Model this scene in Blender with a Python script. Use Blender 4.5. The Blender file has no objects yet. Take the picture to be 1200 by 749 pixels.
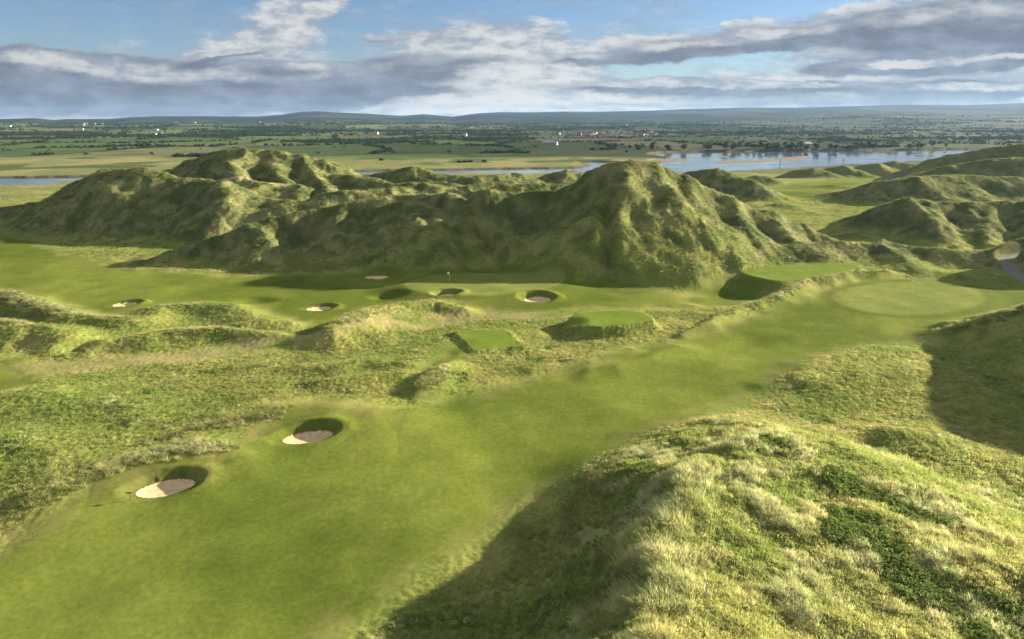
import bpy, math, random
import numpy as np

R = math.radians
rng = np.random.default_rng(7)
random.seed(7)
scene = bpy.context.scene
COL = scene.collection

# ------------------------------------------------------------------ survey helpers
CAM_H, PITCH, FOC = 35.0, R(16.3), 800.0
CP, SP = math.cos(PITCH), math.sin(PITCH)
SUN_AZ, SUN_EL = R(66.0), R(14.4)          # azimuth clockwise from +Y
SUN = np.array([math.sin(SUN_AZ) * math.cos(SUN_EL), math.cos(SUN_AZ) * math.cos(SUN_EL), math.sin(SUN_EL)])


def ray(px, py):
    dx, dy = (px - 600.0) / FOC, -(py - 374.5) / FOC
    return dx, CP + dy * SP, -SP + dy * CP


def at(px, py, Y):                # point on the sight line at northing Y
    a, b, c = ray(px, py)
    t = Y / b
    return (a * t, Y, CAM_H + c * t)


def gz(px, py, z=0.0):            # point on the sight line at height z
    a, b, c = ray(px, py)
    t = (z - CAM_H) / c
    return (a * t, b * t, z)


# ------------------------------------------------------------------ noise
def _hash(ix, iy, seed):
    h = (ix.astype(np.int64) * 374761393 + iy.astype(np.int64) * 668265263 + seed * 974634777) & 0xffffffff
    h = ((h ^ (h >> 13)) * 1274126177) & 0xffffffff
    return (h ^ (h >> 16)).astype(np.uint32)


def noise(x, y, seed=0):
    ix, iy = np.floor(x), np.floor(y)
    fx, fy = (x - ix).astype(np.float32), (y - iy).astype(np.float32)
    ix = ix.astype(np.int64); iy = iy.astype(np.int64)
    u = fx * fx * fx * (fx * (fx * 6 - 15) + 10)
    v = fy * fy * fy * (fy * (fy * 6 - 15) + 10)

    def g(ax, ay, dx, dy):
        a = _hash(ax, ay, seed).astype(np.float32) * np.float32(2 * math.pi / 4294967296.0)
        return np.cos(a) * dx + np.sin(a) * dy
    n00 = g(ix, iy, fx, fy); n10 = g(ix + 1, iy, fx - 1, fy)
    n01 = g(ix, iy + 1, fx, fy - 1); n11 = g(ix + 1, iy + 1, fx - 1, fy - 1)
    a = n00 + u * (n10 - n00); b = n01 + u * (n11 - n01)
    return (a + v * (b - a)) * 1.5


def fbm(x, y, wl, octv=4, seed=0, gain=0.5):
    s = 0.0; a = 1.0; f = 1.0 / wl
    for o in range(octv):
        s = s + a * noise(x * f + 17.3 * o, y * f - 9.1 * o, seed + o)
        a *= gain; f *= 2.03
    return s


def ridged(x, y, wl, octv=3, seed=0):
    s = 0.0; a = 1.0; f = 1.0 / wl
    for o in range(octv):
        s = s + a * (0.5 - np.abs(noise(x * f + 5.3 * o, y * f + 3.7 * o, seed + o)))
        a *= 0.5; f *= 2.1
    return s


def sst(a, b, x):
    t = np.clip((x - a) / (b - a), 0, 1)
    return t * t * (3 - 2 * t)


def smax(a, b, k):
    h = np.clip(0.5 + 0.5 * (a - b) / k, 0, 1)
    return b + (a - b) * h + k * h * (1 - h)


def mix(a, b, t):
    return a + (b - a) * t


# ------------------------------------------------------------------ polygons / polylines in plan
def chaikin(p, n=2):
    p = np.array(p, float)
    for _ in range(n):
        q = np.roll(p, -1, 0)
        p = np.stack([0.75 * p + 0.25 * q, 0.25 * p + 0.75 * q], 1).reshape(-1, 2)
    return p


def sdf_poly(X, Y, poly, far=60.0):
    """signed distance, positive inside; -far well outside"""
    out = np.full(X.shape, -far, np.float32)
    lo, hi = poly.min(0) - far, poly.max(0) + far
    m = (X > lo[0]) & (X < hi[0]) & (Y > lo[1]) & (Y < hi[1])
    if not m.any():
        return out
    x, y = X[m], Y[m]
    d = np.full(x.shape, 1e9); ins = np.zeros(x.shape, bool)
    for (ax, ay), (bx, by) in zip(poly, np.roll(poly, -1, 0)):
        ex, ey = bx - ax, by - ay
        L = ex * ex + ey * ey + 1e-12
        t = np.clip(((x - ax) * ex + (y - ay) * ey) / L, 0, 1)
        d = np.minimum(d, (x - ax - t * ex) ** 2 + (y - ay - t * ey) ** 2)
        c = (ay > y) != (by > y)
        ins ^= c & (x < (ex) * (y - ay) / (ey if abs(ey) > 1e-9 else 1e-9) + ax)
    d = np.sqrt(d)
    out[m] = np.where(ins, d, -d)
    return out


def dist_line(X, Y, pts, far=30.0):
    pts = np.array(pts, float)[:, :2]
    out = np.full(X.shape, far, np.float32)
    lo, hi = pts.min(0) - far, pts.max(0) + far
    m = (X > lo[0]) & (X < hi[0]) & (Y > lo[1]) & (Y < hi[1])
    if not m.any():
        return out
    x, y = X[m], Y[m]; d = np.full(x.shape, far * far)
    for (ax, ay), (bx, by) in zip(pts[:-1], pts[1:]):
        ex, ey = bx - ax, by - ay
        t = np.clip(((x - ax) * ex + (y - ay) * ey) / (ex * ex + ey * ey + 1e-9), 0, 1)
        d = np.minimum(d, (x - ax - t * ex) ** 2 + (y - ay - t * ey) ** 2)
    out[m] = np.sqrt(d)
    return out


def poly_px(pts, z=0.0, n=2):
    return chaikin([gz(p[0], p[1], p[2] if len(p) > 2 else z)[:2] for p in pts], n)


def ridge(h, X, Y, pts, sl, sr, rad=2.0, k=1.6, cap=None):
    """raise a dune along a crest polyline; sl/sr are tan(slope) on its left/right"""
    cap = cap or (.55 if max(sl, sr) > .48 else max(sl, sr))
    pts = np.array(pts, float)
    ext = (max(pts[:, 2].max(), 0) + 14) / min(sl, sr) + rad
    lo, hi = pts[:, :2].min(0) - ext, pts[:, :2].max(0) + ext
    m = (X > lo[0]) & (X < hi[0]) & (Y > lo[1]) & (Y < hi[1])
    if not m.any():
        return h
    x, y = X[m], Y[m]
    best = np.full(x.shape, -1e3)
    for (ax, ay, az), (bx, by, bz) in zip(pts[:-1], pts[1:]):
        ex, ey = bx - ax, by - ay
        L = math.hypot(ex, ey) + 1e-9
        tt = ((x - ax) * ex + (y - ay) * ey) / (L * L)
        t = np.clip(tt, 0, 1)
        dx, dy = x - ax - t * ex, y - ay - t * ey
        d = np.sqrt(dx * dx + dy * dy)
        side = (ex * (y - ay) - ey * (x - ax)) / L / (d + 1e-6)      # +1 left, -1 right
        s = mix(sr, sl, 0.5 + 0.5 * np.clip(side, -1, 1))
        al = ((tt - t) * L / (d + 1e-6)) ** 2
        s = s + np.maximum(cap - s, 0) * sst(.0, .45, al)
        best = np.maximum(best, az + t * (bz - az) - s * (np.sqrt(d * d + rad * rad) - rad))
    h = h.copy()
    h[m] = smax(h[m], best, k)
    return h


A = lambda *ps: [at(*p) for p in ps]
Z = lambda *ps: [gz(*p) for p in ps]

# ------------------------------------------------------------------ plan of the course
DUNES = [  # (crest, tan left, tan right, rounding, toe blend)
    # long ridge behind the course
    (A((-330, 262, 262), (-140, 248, 262), (-30, 248, 262), (60, 234, 246), (100, 213, 239), (130, 200, 238), (168, 197, 238), (205, 207, 234), (235, 211, 232), (265, 214, 226)), .55, .62, 2.2, 2.4),
    (A((100, 208, 250), (120, 199, 250), (165, 196, 250), (190, 204, 246)), .6, .6, 2, 2),
    (A((265, 214, 226), (263, 235, 213), (255, 262, 201), (248, 285, 192)), .62, .6, 2, 2),
    (A((120, 225, 236), (90, 245, 226), (60, 268, 214)), .55, .5, 3, 3),
    (A((180, 222, 232), (165, 250, 215), (150, 280, 203)), .55, .5, 3, 3),
    # big dome
    (A((205, 196, 290), (225, 187, 288), (250, 178, 282), (272, 174, 278), (330, 176, 276), (352, 181, 276), (376, 187, 274), (405, 206, 268)), .62, .60, 5, 3),
    (A((290, 176, 276), (280, 184, 266), (270, 190, 258), (278, 202, 248), (306, 216, 238)), .7, .6, 1.5, 2),
    (A((320, 178, 275), (318, 192, 262), (330, 208, 250), (340, 222, 240)), .6, .7, 1.5, 2),
    (A((352, 181, 275), (362, 195, 262), (372, 210, 250), (385, 222, 240)), .6, .7, 1.5, 2),
    (A((205, 210, 246), (240, 214, 243), (300, 215, 240), (345, 216, 240)), .5, .5, 2, 2),
    # saddle humps behind the front ridge
    (A((345, 240, 216), (385, 226, 222), (430, 221, 226), (470, 218, 232)), .5, .5, 2, 2),
    (A((400, 205, 262), (430, 207, 256), (455, 214, 246), (500, 214, 240)), .45, .45, 2, 2),
    (A((270, 232, 226), (310, 232, 224), (350, 236, 222)), .45, .45, 2, 2),
    (A((310, 245, 212), (335, 238, 216)), .5, .5, 2, 2),
    # front ridge
    (A((205, 294, 174), (240, 284, 175), (270, 273, 177), (296, 263, 180), (318, 257, 184), (345, 249, 187), (400, 239, 192), (450, 231, 195), (500, 228, 194), (524, 225, 191), (548, 231, 187), (565, 222, 188), (600, 223, 189), (650, 225, 189), (690, 236, 187)), .55, .76, 1.8, 2.2),
    (A((318, 257, 184), (312, 280, 174), (305, 300, 168)), .9, .55, 1.5, 2.0),
    (A((400, 239, 192), (396, 268, 179), (388, 302, 168)), .9, .5, 1.5, 2.0),
    (A((450, 231, 195), (452, 265, 181), (462, 305, 167)), .9, .7, 1.5, 2.0),
    (A((498, 228, 194), (511, 241, 181), (510, 266, 169), (519, 290, 161.5), (534, 319, 155)), 1.0, .40, .7, 1.0),
    (A((556, 224, 188), (570, 250, 181), (586, 278, 173), (600, 300, 166)), 1.0, .7, 1.0, 1.2),
    (A((650, 225, 189), (674, 242, 177), (697, 257, 168), (704, 275, 161.5), (705, 300, 154.5), (704, 320, 150.5)), .7, .8, .8, 1.0),
    # the peak
    (A((640, 231, 204), (690, 205, 196), (713, 190, 190), (740, 187, 186), (772, 192, 188), (800, 206, 190), (850, 230, 191), (900, 250, 190), (940, 262, 190), (985, 281, 188)), .62, .84, 1.8, 2.2),
    (A((740, 187, 186), (735, 215, 174), (731, 245, 164), (727, 262, 159)), .9, .6, 1.0, 1.8),
    (A((719, 246, 166), (720, 285, 156), (724, 324, 148.5)), 1.1, .36, .6, 1.0),
    (A((722, 252, 165), (756, 262, 163), (800, 278, 161), (850, 296, 160)), .5, .62, 1.2, 1.8),
    (A((772, 192, 188), (785, 225, 174), (800, 262, 164)), .8, .5, 1.5, 2),
    (A((800, 206, 190), (822, 240, 175), (845, 280, 164), (858, 300, 159)), .8, .5, 1.4, 2),
    (A((850, 231, 190), (875, 258, 178), (890, 288, 167)), .8, .5, 1.4, 2),
    (A((900, 250, 190), (925, 272, 180), (940, 290, 172)), .8, .5, 1.4, 2),
    # low bank behind the upper tee
    (A((860, 312, 163), (895, 298, 166), (930, 287, 172), (985, 283, 176), (1040, 284, 178), (1075, 290, 176), (1120, 291, 174), (1168, 297, 172)), .5, .5, 2, 2.0),
    (A((1040, 284, 178), (1050, 300, 168), (1075, 314, 161), (1110, 320, 158), (1150, 318, 158)), .5, .45, 2, 2),
    # mounds to the right, behind
    (A((970, 276, 236), (1000, 258, 236), (1030, 243, 232), (1066, 232, 226), (1100, 236, 226), (1150, 236, 228), (1210, 238, 228), (1350, 230, 228)), .5, .75, 2.0, 2.4),
    (A((1066, 232, 226), (1095, 258, 208), (1125, 285, 192), (1135, 297, 184)), .62, .55, 1.5, 2),
    (A((1140, 237, 226), (1150, 262, 208), (1158, 284, 194)), .6, .6, 1.5, 2),
    (A((1210, 238, 226), (1215, 262, 208), (1222, 280, 196)), .6, .6, 1.5, 2),
    (A((985, 225, 320), (1030, 214, 315), (1075, 207, 312), (1120, 205, 320), (1200, 208, 320), (1350, 205, 320)), .35, .5, 5, 5),
    (A((1080, 192, 455), (1096, 186, 450), (1120, 180, 445), (1160, 173, 430), (1205, 168, 420), (1300, 160, 410), (1500, 160, 410)), .5, .5, 4, 3),
    (A((1120, 193, 370), (1160, 187, 368), (1220, 183, 365), (1400, 180, 365)), .4, .4, 4, 4),
    (A((960, 258, 262), (935, 246, 280), (915, 238, 292)), .4, .4, 3, 3),
    # small dunes near the river
    (A((808, 200, 345), (838, 197, 340), (862, 205, 332), (885, 214, 322)), .5, .5, 2.5, 3),
    (A((868, 208, 420), (885, 205, 420), (903, 208, 415)), .4, .45, 3, 3),
    (A((926, 203, 520), (940, 198, 515), (955, 196, 512), (970, 201, 505)), .4, .45, 3, 3),
    (A((968, 199, 560), (978, 195.5, 556), (990, 194, 552), (1006, 199, 545)), .4, .45, 3, 3),
    (A((1004, 197, 580), (1018, 192, 575), (1030, 191, 572), (1046, 197, 565)), .4, .45, 3, 3),
    (A((1036, 192, 610), (1047, 188, 606), (1060, 191, 600), (1080, 193, 590)), .4, .45, 3, 3),
    (A((955, 221, 390), (975, 217, 385), (1000, 221, 375)), .3, .3, 3, 3),
    # dunes between ridge and river, centre
    (A((428, 205, 345), (455, 201, 340), (487, 195, 335), (510, 203, 330), (560, 208, 325)), .5, .5, 1.8, 2),
    (A((545, 212, 290), (560, 206, 290), (600, 203, 300), (618, 208, 300)), .38, .4, 2.5, 3),
    (A((640, 205, 380), (662, 199, 380), (690, 204, 380)), .5, .5, 1.8, 2),
    (A((500, 212, 262), (545, 218, 240), (580, 212, 246), (620, 213, 250)), .4, .4, 2, 3),
    (A((590, 216, 225), (630, 215, 226), (660, 216, 226)), .4, .4, 2, 3),
    # left, behind the ridge
    (A((-60, 222, 440), (0, 226, 420), (40, 228, 400)), .3, .3, 4, 4),
    # ---- middle ground, left
    (Z((-160, 325, 6), (-60, 334, 4.5), (0, 341, 3.2), (45, 357, 2.4), (90, 367, 1.8), (150, 375, 1.2), (165, 378, .6)), .45, .4, 1.2, 1.2),
    (Z((-100, 372, 3.4), (-10, 376, 3.0), (50, 380, 2.4), (80, 392, 1.8)), .45, .5, 1.0, 1.0),
    (Z((170, 372, .8), (195, 358, 1.0), (225, 356, 1.1), (268, 359, 1.3), (296, 372, .9)), .3, .35, 1.2, 1.0),
    (Z((292, 378, 1.0), (315, 371, 1.4), (335, 377, .9)), .4, .4, 1.0, .8),
    (Z((142, 398, 1.0), (175, 390, 1.5), (205, 385, 1.5), (260, 385, 1.4), (320, 388, 1.3), (352, 393, .9)), .4, .4, 1.0, .8),
    (Z((80, 412, .4), (100, 402, 1.2), (122, 399, 1.0)), .45, .5, .8, .6),
    (Z((352, 398, .6), (385, 384, 2.2), (418, 369, 2.8), (440, 362, 2.6), (470, 356, 2.1), (505, 352, 1.7), (536, 360, 1.0)), .5, .42, 1.0, 1.0),
    (Z((488, 470, .5), (502, 448, 1.1), (520, 430, 1.3), (526, 424, .9)), .5, .3, .8, .6),
    (Z((360, 430, .6), (400, 425, .9), (440, 420, .8), (480, 424, .7)), .35, .35, 1, .8),
    (Z((380, 446, .6), (420, 440, .9), (470, 436, .8)), .35, .35, 1, .8),
    (Z((690, 432, .6), (720, 428, .8), (760, 420, .7), (800, 405, .7)), .3, .35, 1, .8),
    (Z((620, 432, .5), (680, 420, .8), (740, 410, .7)), .3, .35, 1, .8),
    (Z((800, 388, .5), (832, 376, .9), (860, 362, 1.2), (895, 351, 1.4), (915, 345, 1.6), (938, 330, 2.1), (970, 322, 2.1), (1000, 318, 2.0), (1035, 316, 1.5), (1052, 320, .6)), .6, .6, .7, .6),
    (Z((-40, 470, 1.6), (30, 462, 1.8), (90, 470, 1.2), (150, 480, .8)), .25, .25, 2, 1.5),
    (Z((-60, 520, 1.8), (10, 515, 1.6), (60, 528, 1.0)), .25, .25, 2, 1.5),
    # bunker mounds
    (Z((58, 582, .3), (84, 564, .9), (130, 544, 1.35), (182, 528, 1.55), (228, 518, 1.75), (262, 524, 1.4), (285, 530, .7)), .5, .22, 2.4, 2.0, .18),
    (Z((250, 504, .7), (285, 488, 1.4), (320, 477, 1.65), (350, 473, 1.75), (392, 474, 1.7), (425, 482, 1.25), (470, 490, .5)), .5, .25, 2.4, 2.0, .16),
    # ---- right
    (Z((900, 452, .6), (935, 438, 1.4), (962, 424, 1.6), (990, 415, 1.5), (1030, 408, 1.2), (1062, 410, .6)), .45, .25, 1.2, 1.0),
    (Z((980, 452, .7), (1010, 440, 1.2), (1060, 430, 1.2)), .3, .3, 1.2, 1.0),
    (Z((1092, 398, .3), (1110, 388, 1.4), (1153, 375, 3.2), (1200, 363, 5.4), (1300, 340, 10), (1420, 325, 14), (1600, 320, 15)), .6, .42, 1.6, 1.6),
    (A((1214, 305, 162), (1232, 288, 162), (1262, 262, 163), (1310, 246, 166), (1420, 246, 170)), .6, .6, 2, 2),
    # ---- foreground dune, right
    (Z((680, 668, .6), (715, 652, 2.6), (745, 642, 4.2), (775, 636, 5.4), (800, 622, 6.1)), .75, .6, .8, 1.0),
    (Z((830, 548, 5.0), (806, 560, 5.5), (808, 592, 6.2), (796, 628, 6.3), (772, 655, 6.0), (780, 690, 6.6), (752, 740, 6.8), (700, 840, 6.8)), .16, .80, 1.0, 1.2),
    (Z((835, 545, 5.2), (850, 536, 5.1), (884, 524, 5.2), (908, 520, 5.1), (955, 530, 4.4), (1010, 545, 4.0), (1060, 560, 3.6), (1110, 590, 3.4), (1150, 640, 3.2)), .40, .12, 1.5, 1.5),
    (Z((905, 520, 5.0), (940, 560, 5.0), (985, 590, 4.6), (1040, 630, 4.4), (1090, 655, 4.2)), .3, .25, 2.0, 1.5),
    (Z((850, 600, 5.2), (880, 640, 5.2), (900, 700, 5.0), (950, 780, 5.0)), .18, .55, 2.0, 1.2),
    (Z((1130, 720, 2.8), (1170, 690, 3.6), (1230, 675, 4.4), (1300, 690, 5.0)), .35, .35, 1.5, 1.5),
    (Z((1000, 510, 1.4), (1040, 503, 2.0), (1090, 508, 1.8), (1120, 520, 1.2)), .35, .3, 1.2, 1.2),
]

GULLIES = [  # depth, width, line
    (3.4, 1.9, A((712, 244, 170), (713, 265, 165), (714, 290, 158), (714, 318, 151))),
    (1.3, 2.2, A((504, 240, 188), (503, 262, 178), (512, 290, 168), (526, 314, 161))),
    (1.4, 1.8, A((546, 228, 190), (558, 248, 180), (574, 274, 170), (582, 300, 163))),
    (.8, 1.6, A((444, 262, 184), (452, 276, 180), (472, 306, 168))),
    (.9, 2.0, A((1076, 236, 224), (1104, 258, 208), (1118, 292, 188))),
    (1.0, 2.0, A((1150, 244, 220), (1146, 270, 200), (1150, 290, 190))),
    (1.0, 2.5, A((346, 180, 274), (352, 200, 258), (362, 215, 246))),
    (1.0, 2.5, A((305, 180, 272), (305, 196, 258), (318, 212, 245))),
]

FAIRWAY_MAIN = poly_px([(-200, 700), (0, 655), (40, 622), (92, 600), (100, 578), (140, 556), (180, 543), (225, 533), (262, 535), (292, 520), (318, 496), (345, 484), (395, 482), (432, 488), (470, 490), (512, 474), (560, 460),
                        (625, 444), (700, 428), (760, 410), (800, 397), (838, 385), (885, 370), (920, 360), (950, 348), (1000, 333), (1050, 327), (1110, 331), (1150, 336), (1230, 345), (1240, 356),
                        (1160, 371), (1112, 385), (1080, 398), (1030, 404), (980, 409), (940, 424), (895, 452), (850, 478), (800, 498), (742, 522), (680, 556), (600, 596), (540, 636), (460, 690), (395, 735), (340, 800), (-200, 900)])
FAIRWAY_LEFT = poly_px([(-260, 262), (-40, 274), (30, 278), (60, 296), (130, 314), (240, 323), (380, 324), (450, 317), (560, 316), (690, 316), (722, 332), (775, 344), (812, 350), (800, 358), (740, 361), (690, 360),
                        (640, 364), (580, 364), (540, 356), (500, 350), (460, 353), (420, 366), (385, 380), (345, 376), (320, 368), (280, 358), (230, 354), (180, 357), (150, 366), (100, 362), (60, 350), (0, 335), (-80, 328), (-260, 320)])
LEFT_PATCH = poly_px([(-80, 432), (0, 424), (25, 430), (30, 446), (18, 462), (-80, 480)])
GREEN_BACK = poly_px([(468, 331, 1.3), (500, 322, 1.3), (560, 319, 1.3), (640, 319, 1.3), (665, 324, 1.3), (650, 336, 1.3), (600, 343, 1.3), (540, 345, 1.3), (490, 341, 1.3)])
GREEN_RIGHT = poly_px([(975, 346), (1010, 335), (1060, 330), (1110, 332), (1148, 342), (1155, 356), (1120, 367), (1060, 371), (1010, 366), (980, 357)])
PIT = poly_px([(806, 352, -.6), (820, 344, -.6), (858, 330, -.6), (905, 338, -.4), (898, 349, -.4), (862, 359, -.6), (826, 360, -.6)])
TEE_FRONT = poly_px([(536, 387, .7), (590, 383.5, .7), (612, 403, .7), (556, 408, .7)], n=0)
TEE_MIDDLE = poly_px([(660, 372, 1.6), (700, 364, 1.6), (745, 363, 1.6), (770, 374, 1.6), (745, 379, 1.6), (690, 384, 1.6)], n=1)
TEE_BACK = poly_px([(860, 319, 1.8), (905, 312, 1.8), (965, 308, 1.8), (1012, 310, 1.8), (1000, 316, 1.8), (938, 328, 1.8), (915, 331, 1.8)], n=2)
TEE_FAR = poly_px([(975, 289, 2.6), (1010, 285.5, 2.6), (1036, 288, 2.6), (1020, 291.5, 2.6), (985, 292, 2.6)], n=1)
VALLEY = poly_px([(890, 232, -2), (915, 222, -3), (950, 214, -4), (1000, 206, -5), (1040, 199, -6), (1085, 195, -6), (1080, 199, -5), (1040, 208, -4), (1005, 220, -3), (960, 236, -2), (915, 240, -2)])
STRIP = [gz(*p)[:2] for p in [(532, 410), (522, 424), (510, 444), (500, 470)]]
DRY_PATH = [gz(*p)[:2] for p in [(-60, 452), (0, 441), (100, 427), (200, 419), (300, 409), (400, 394), (450, 384), (520, 374), (580, 369), (640, 370)]]
ROAD = [gz(*p)[:2] for p in [(1300, 372, 1.2), (1240, 344, 1.2), (1205, 328, 1.0), (1184, 317, 1.0), (1176, 309, 1.4), (1181, 302, 2.0), (1200, 297, 2.4), (1260, 290, 2.4)]]
TRAIL = [at(*p)[:2] for p in [(340, 216, 240), (300, 215, 241), (245, 213, 243), (215, 207, 252)]]

BUNKERS = [  # px, py, ground z, half width, half depth (m), turn, depth, bank
    (195.5, 574, .30, 2.6, 1.5, 24, .30, .22),
    (361, 514, .40, 2.75, 1.5, 20, .32, .22),
    (374, 362, .2, 2.3, 1.7, 10, .7, .35),
    (524, 347, .7, 2.2, 1.7, 0, .8, .35),
    (630, 351, .6, 2.7, 2.1, 0, .9, .35),
    (147, 357, .3, 2.3, 1.5, 8, .7, .35),
    (441, 325, .6, 2.7, 1.5, 0, .7, .35),
]
HOLLOWS = [  # grassy dips: px, py, z, rx, ry, depth
    (455, 345, .4, 4.5, 3.0, 1.1), (300, 351, .1, 5.0, 3.0, .8), (95, 408, .3, 4.0, 3.0, 1.2), (660, 384, .4, 4.5, 4, 1.2), (862, 348, -.8, 10, 6.5, 1.6), (830, 355, -.6, 7, 5, .8), (372, 389, .3, 4.0, 4.0, .9),
]

WATER_Z = -12.0
RIVER = chaikin([gz(p[0], p[1], WATER_Z)[:2] for p in [
    (-900, 236), (-300, 228), (0, 221.5), (48, 220.5), (72, 215), (108, 209.8), (200, 207), (410, 205.3), (440, 205.2), (560, 204), (640, 205), (690, 203), (800, 203.5), (850, 202), (900, 199.5), (950, 197), (1000, 194), (1100, 189), (1400, 188), (2000, 190),
    (2000, 172), (1400, 173), (1100, 175.5), (1000, 176.6), (900, 177.6), (800, 178.2), (770, 179.5), (757, 182.5), (782, 184.5), (788, 188), (770, 191.3), (740, 191), (700, 189.6), (672, 190.2), (694, 193.2), (684, 196.6), (640, 197.6), (600, 198.3), (550, 198.9), (430, 200.8), (410, 201.3), (200, 204), (105, 207.2), (0, 209.2), (-300, 212), (-900, 214)]], 1)
BARS = [chaikin([gz(p[0], p[1], WATER_Z)[:2] for p in q], 2) for q in [
    [(760, 187), (800, 186), (815, 187.6), (800, 189.6), (760, 190)],
    [(832, 190.8), (855, 188.6), (900, 187.6), (920, 184.6), (940, 182.6), (950, 183.6), (940, 187), (905, 189.2), (870, 191), (845, 192)],
    [(838, 183.4), (850, 182.4), (856, 184.4), (846, 184.6)],
    [(1062, 181.6), (1090, 180), (1120, 180.4), (1090, 181.6)],
]]
SKYLINE = np.array([(-900, 136), (-200, 138), (0, 140), (40, 139), (64, 141), (76, 140), (130, 139.6), (150, 138), (190, 136.4), (300, 137), (330, 134.8), (352, 131.6), (372, 130.8), (390, 132), (430, 133.6), (470, 136), (497, 134), (530, 137), (560, 133), (585, 131.6),
                    (620, 132), (662, 130.8), (700, 131.2), (760, 130), (800, 128.5), (870, 127), (930, 127.2), (1000, 126), (1060, 125), (1130, 126), (1200, 124.5), (1500, 124), (2200, 128)], float)
_sk = np.array([ray(a, b) for a, b in SKYLINE])
SKY_U, SKY_V = _sk[:, 0] / _sk[:, 1], _sk[:, 2] / _sk[:, 1]


def plain_h(X, Y):
    r = np.sqrt(X * X + Y * Y)
    e = sst(30, 120, X - .12 * (Y - 300))
    base = -9.0 * sst(235 + 75 * e, 470 + 190 * e, Y + 0.12 * X * (1 - e))
    base = base - 1.6 * sst(470, 560, Y)
    far = sst(600, 1500, r)
    base = base + far * (2.0 + 1.2 * fbm(X, Y, 420, 3, 60))
    u = X / np.maximum(Y, 1)
    crest = CAM_H + np.interp(u, SKY_U, SKY_V) * 8800.0
    t = np.clip((r - 2600) / 6200.0, 0, 1)
    hill = (crest + 10) * (t ** 1.55)
    roll = fbm(X, Y, 1500, 4, 61) * 26 * t * (1 - t) * 3.0 + fbm(X, Y, 500, 3, 65) * 7 * sst(0.02, .2, t) * (1 - t)
    return base + hill + roll * (r > 2000)


def warp(X, Y):
    r = np.sqrt(X * X + Y * Y)
    a = np.clip(r / 130.0, .25, 1.5)
    return X + a * fbm(X, Y, 17, 3, 30) * 1.3, Y + a * fbm(X, Y, 17, 3, 40) * 1.6


def height_shape(X, Y):
    h0 = plain_h(X, Y)
    h0 = h0 + 0.35 * fbm(X, Y, 34, 2, 3) * (1 - sst(500, 900, Y))
    h = h0.copy()
    near = np.where((Y < 700))
    x, y = X[near], Y[near]
    wx, wy = warp(x, y)
    hh = h[near]
    for spec in DUNES:
        hh = ridge(hh, wx, wy, *spec)
    h[near] = hh
    return h, h0


def bunker_frame(b, X, Y):
    px, py, z, rx, ry, turn, dep, bank = b
    c = gz(px, py, z - dep * .6)
    a = R(turn)
    dx, dy = X - c[0], Y - c[1]
    u = (dx * math.cos(a) + dy * math.sin(a)) / rx
    v = (-dx * math.sin(a) + dy * math.cos(a)) / ry
    q = np.sqrt(u * u + v * v) * (1 + .05 * noise(X * .6, Y * .6, 91))
    return q, u, v, c


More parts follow.
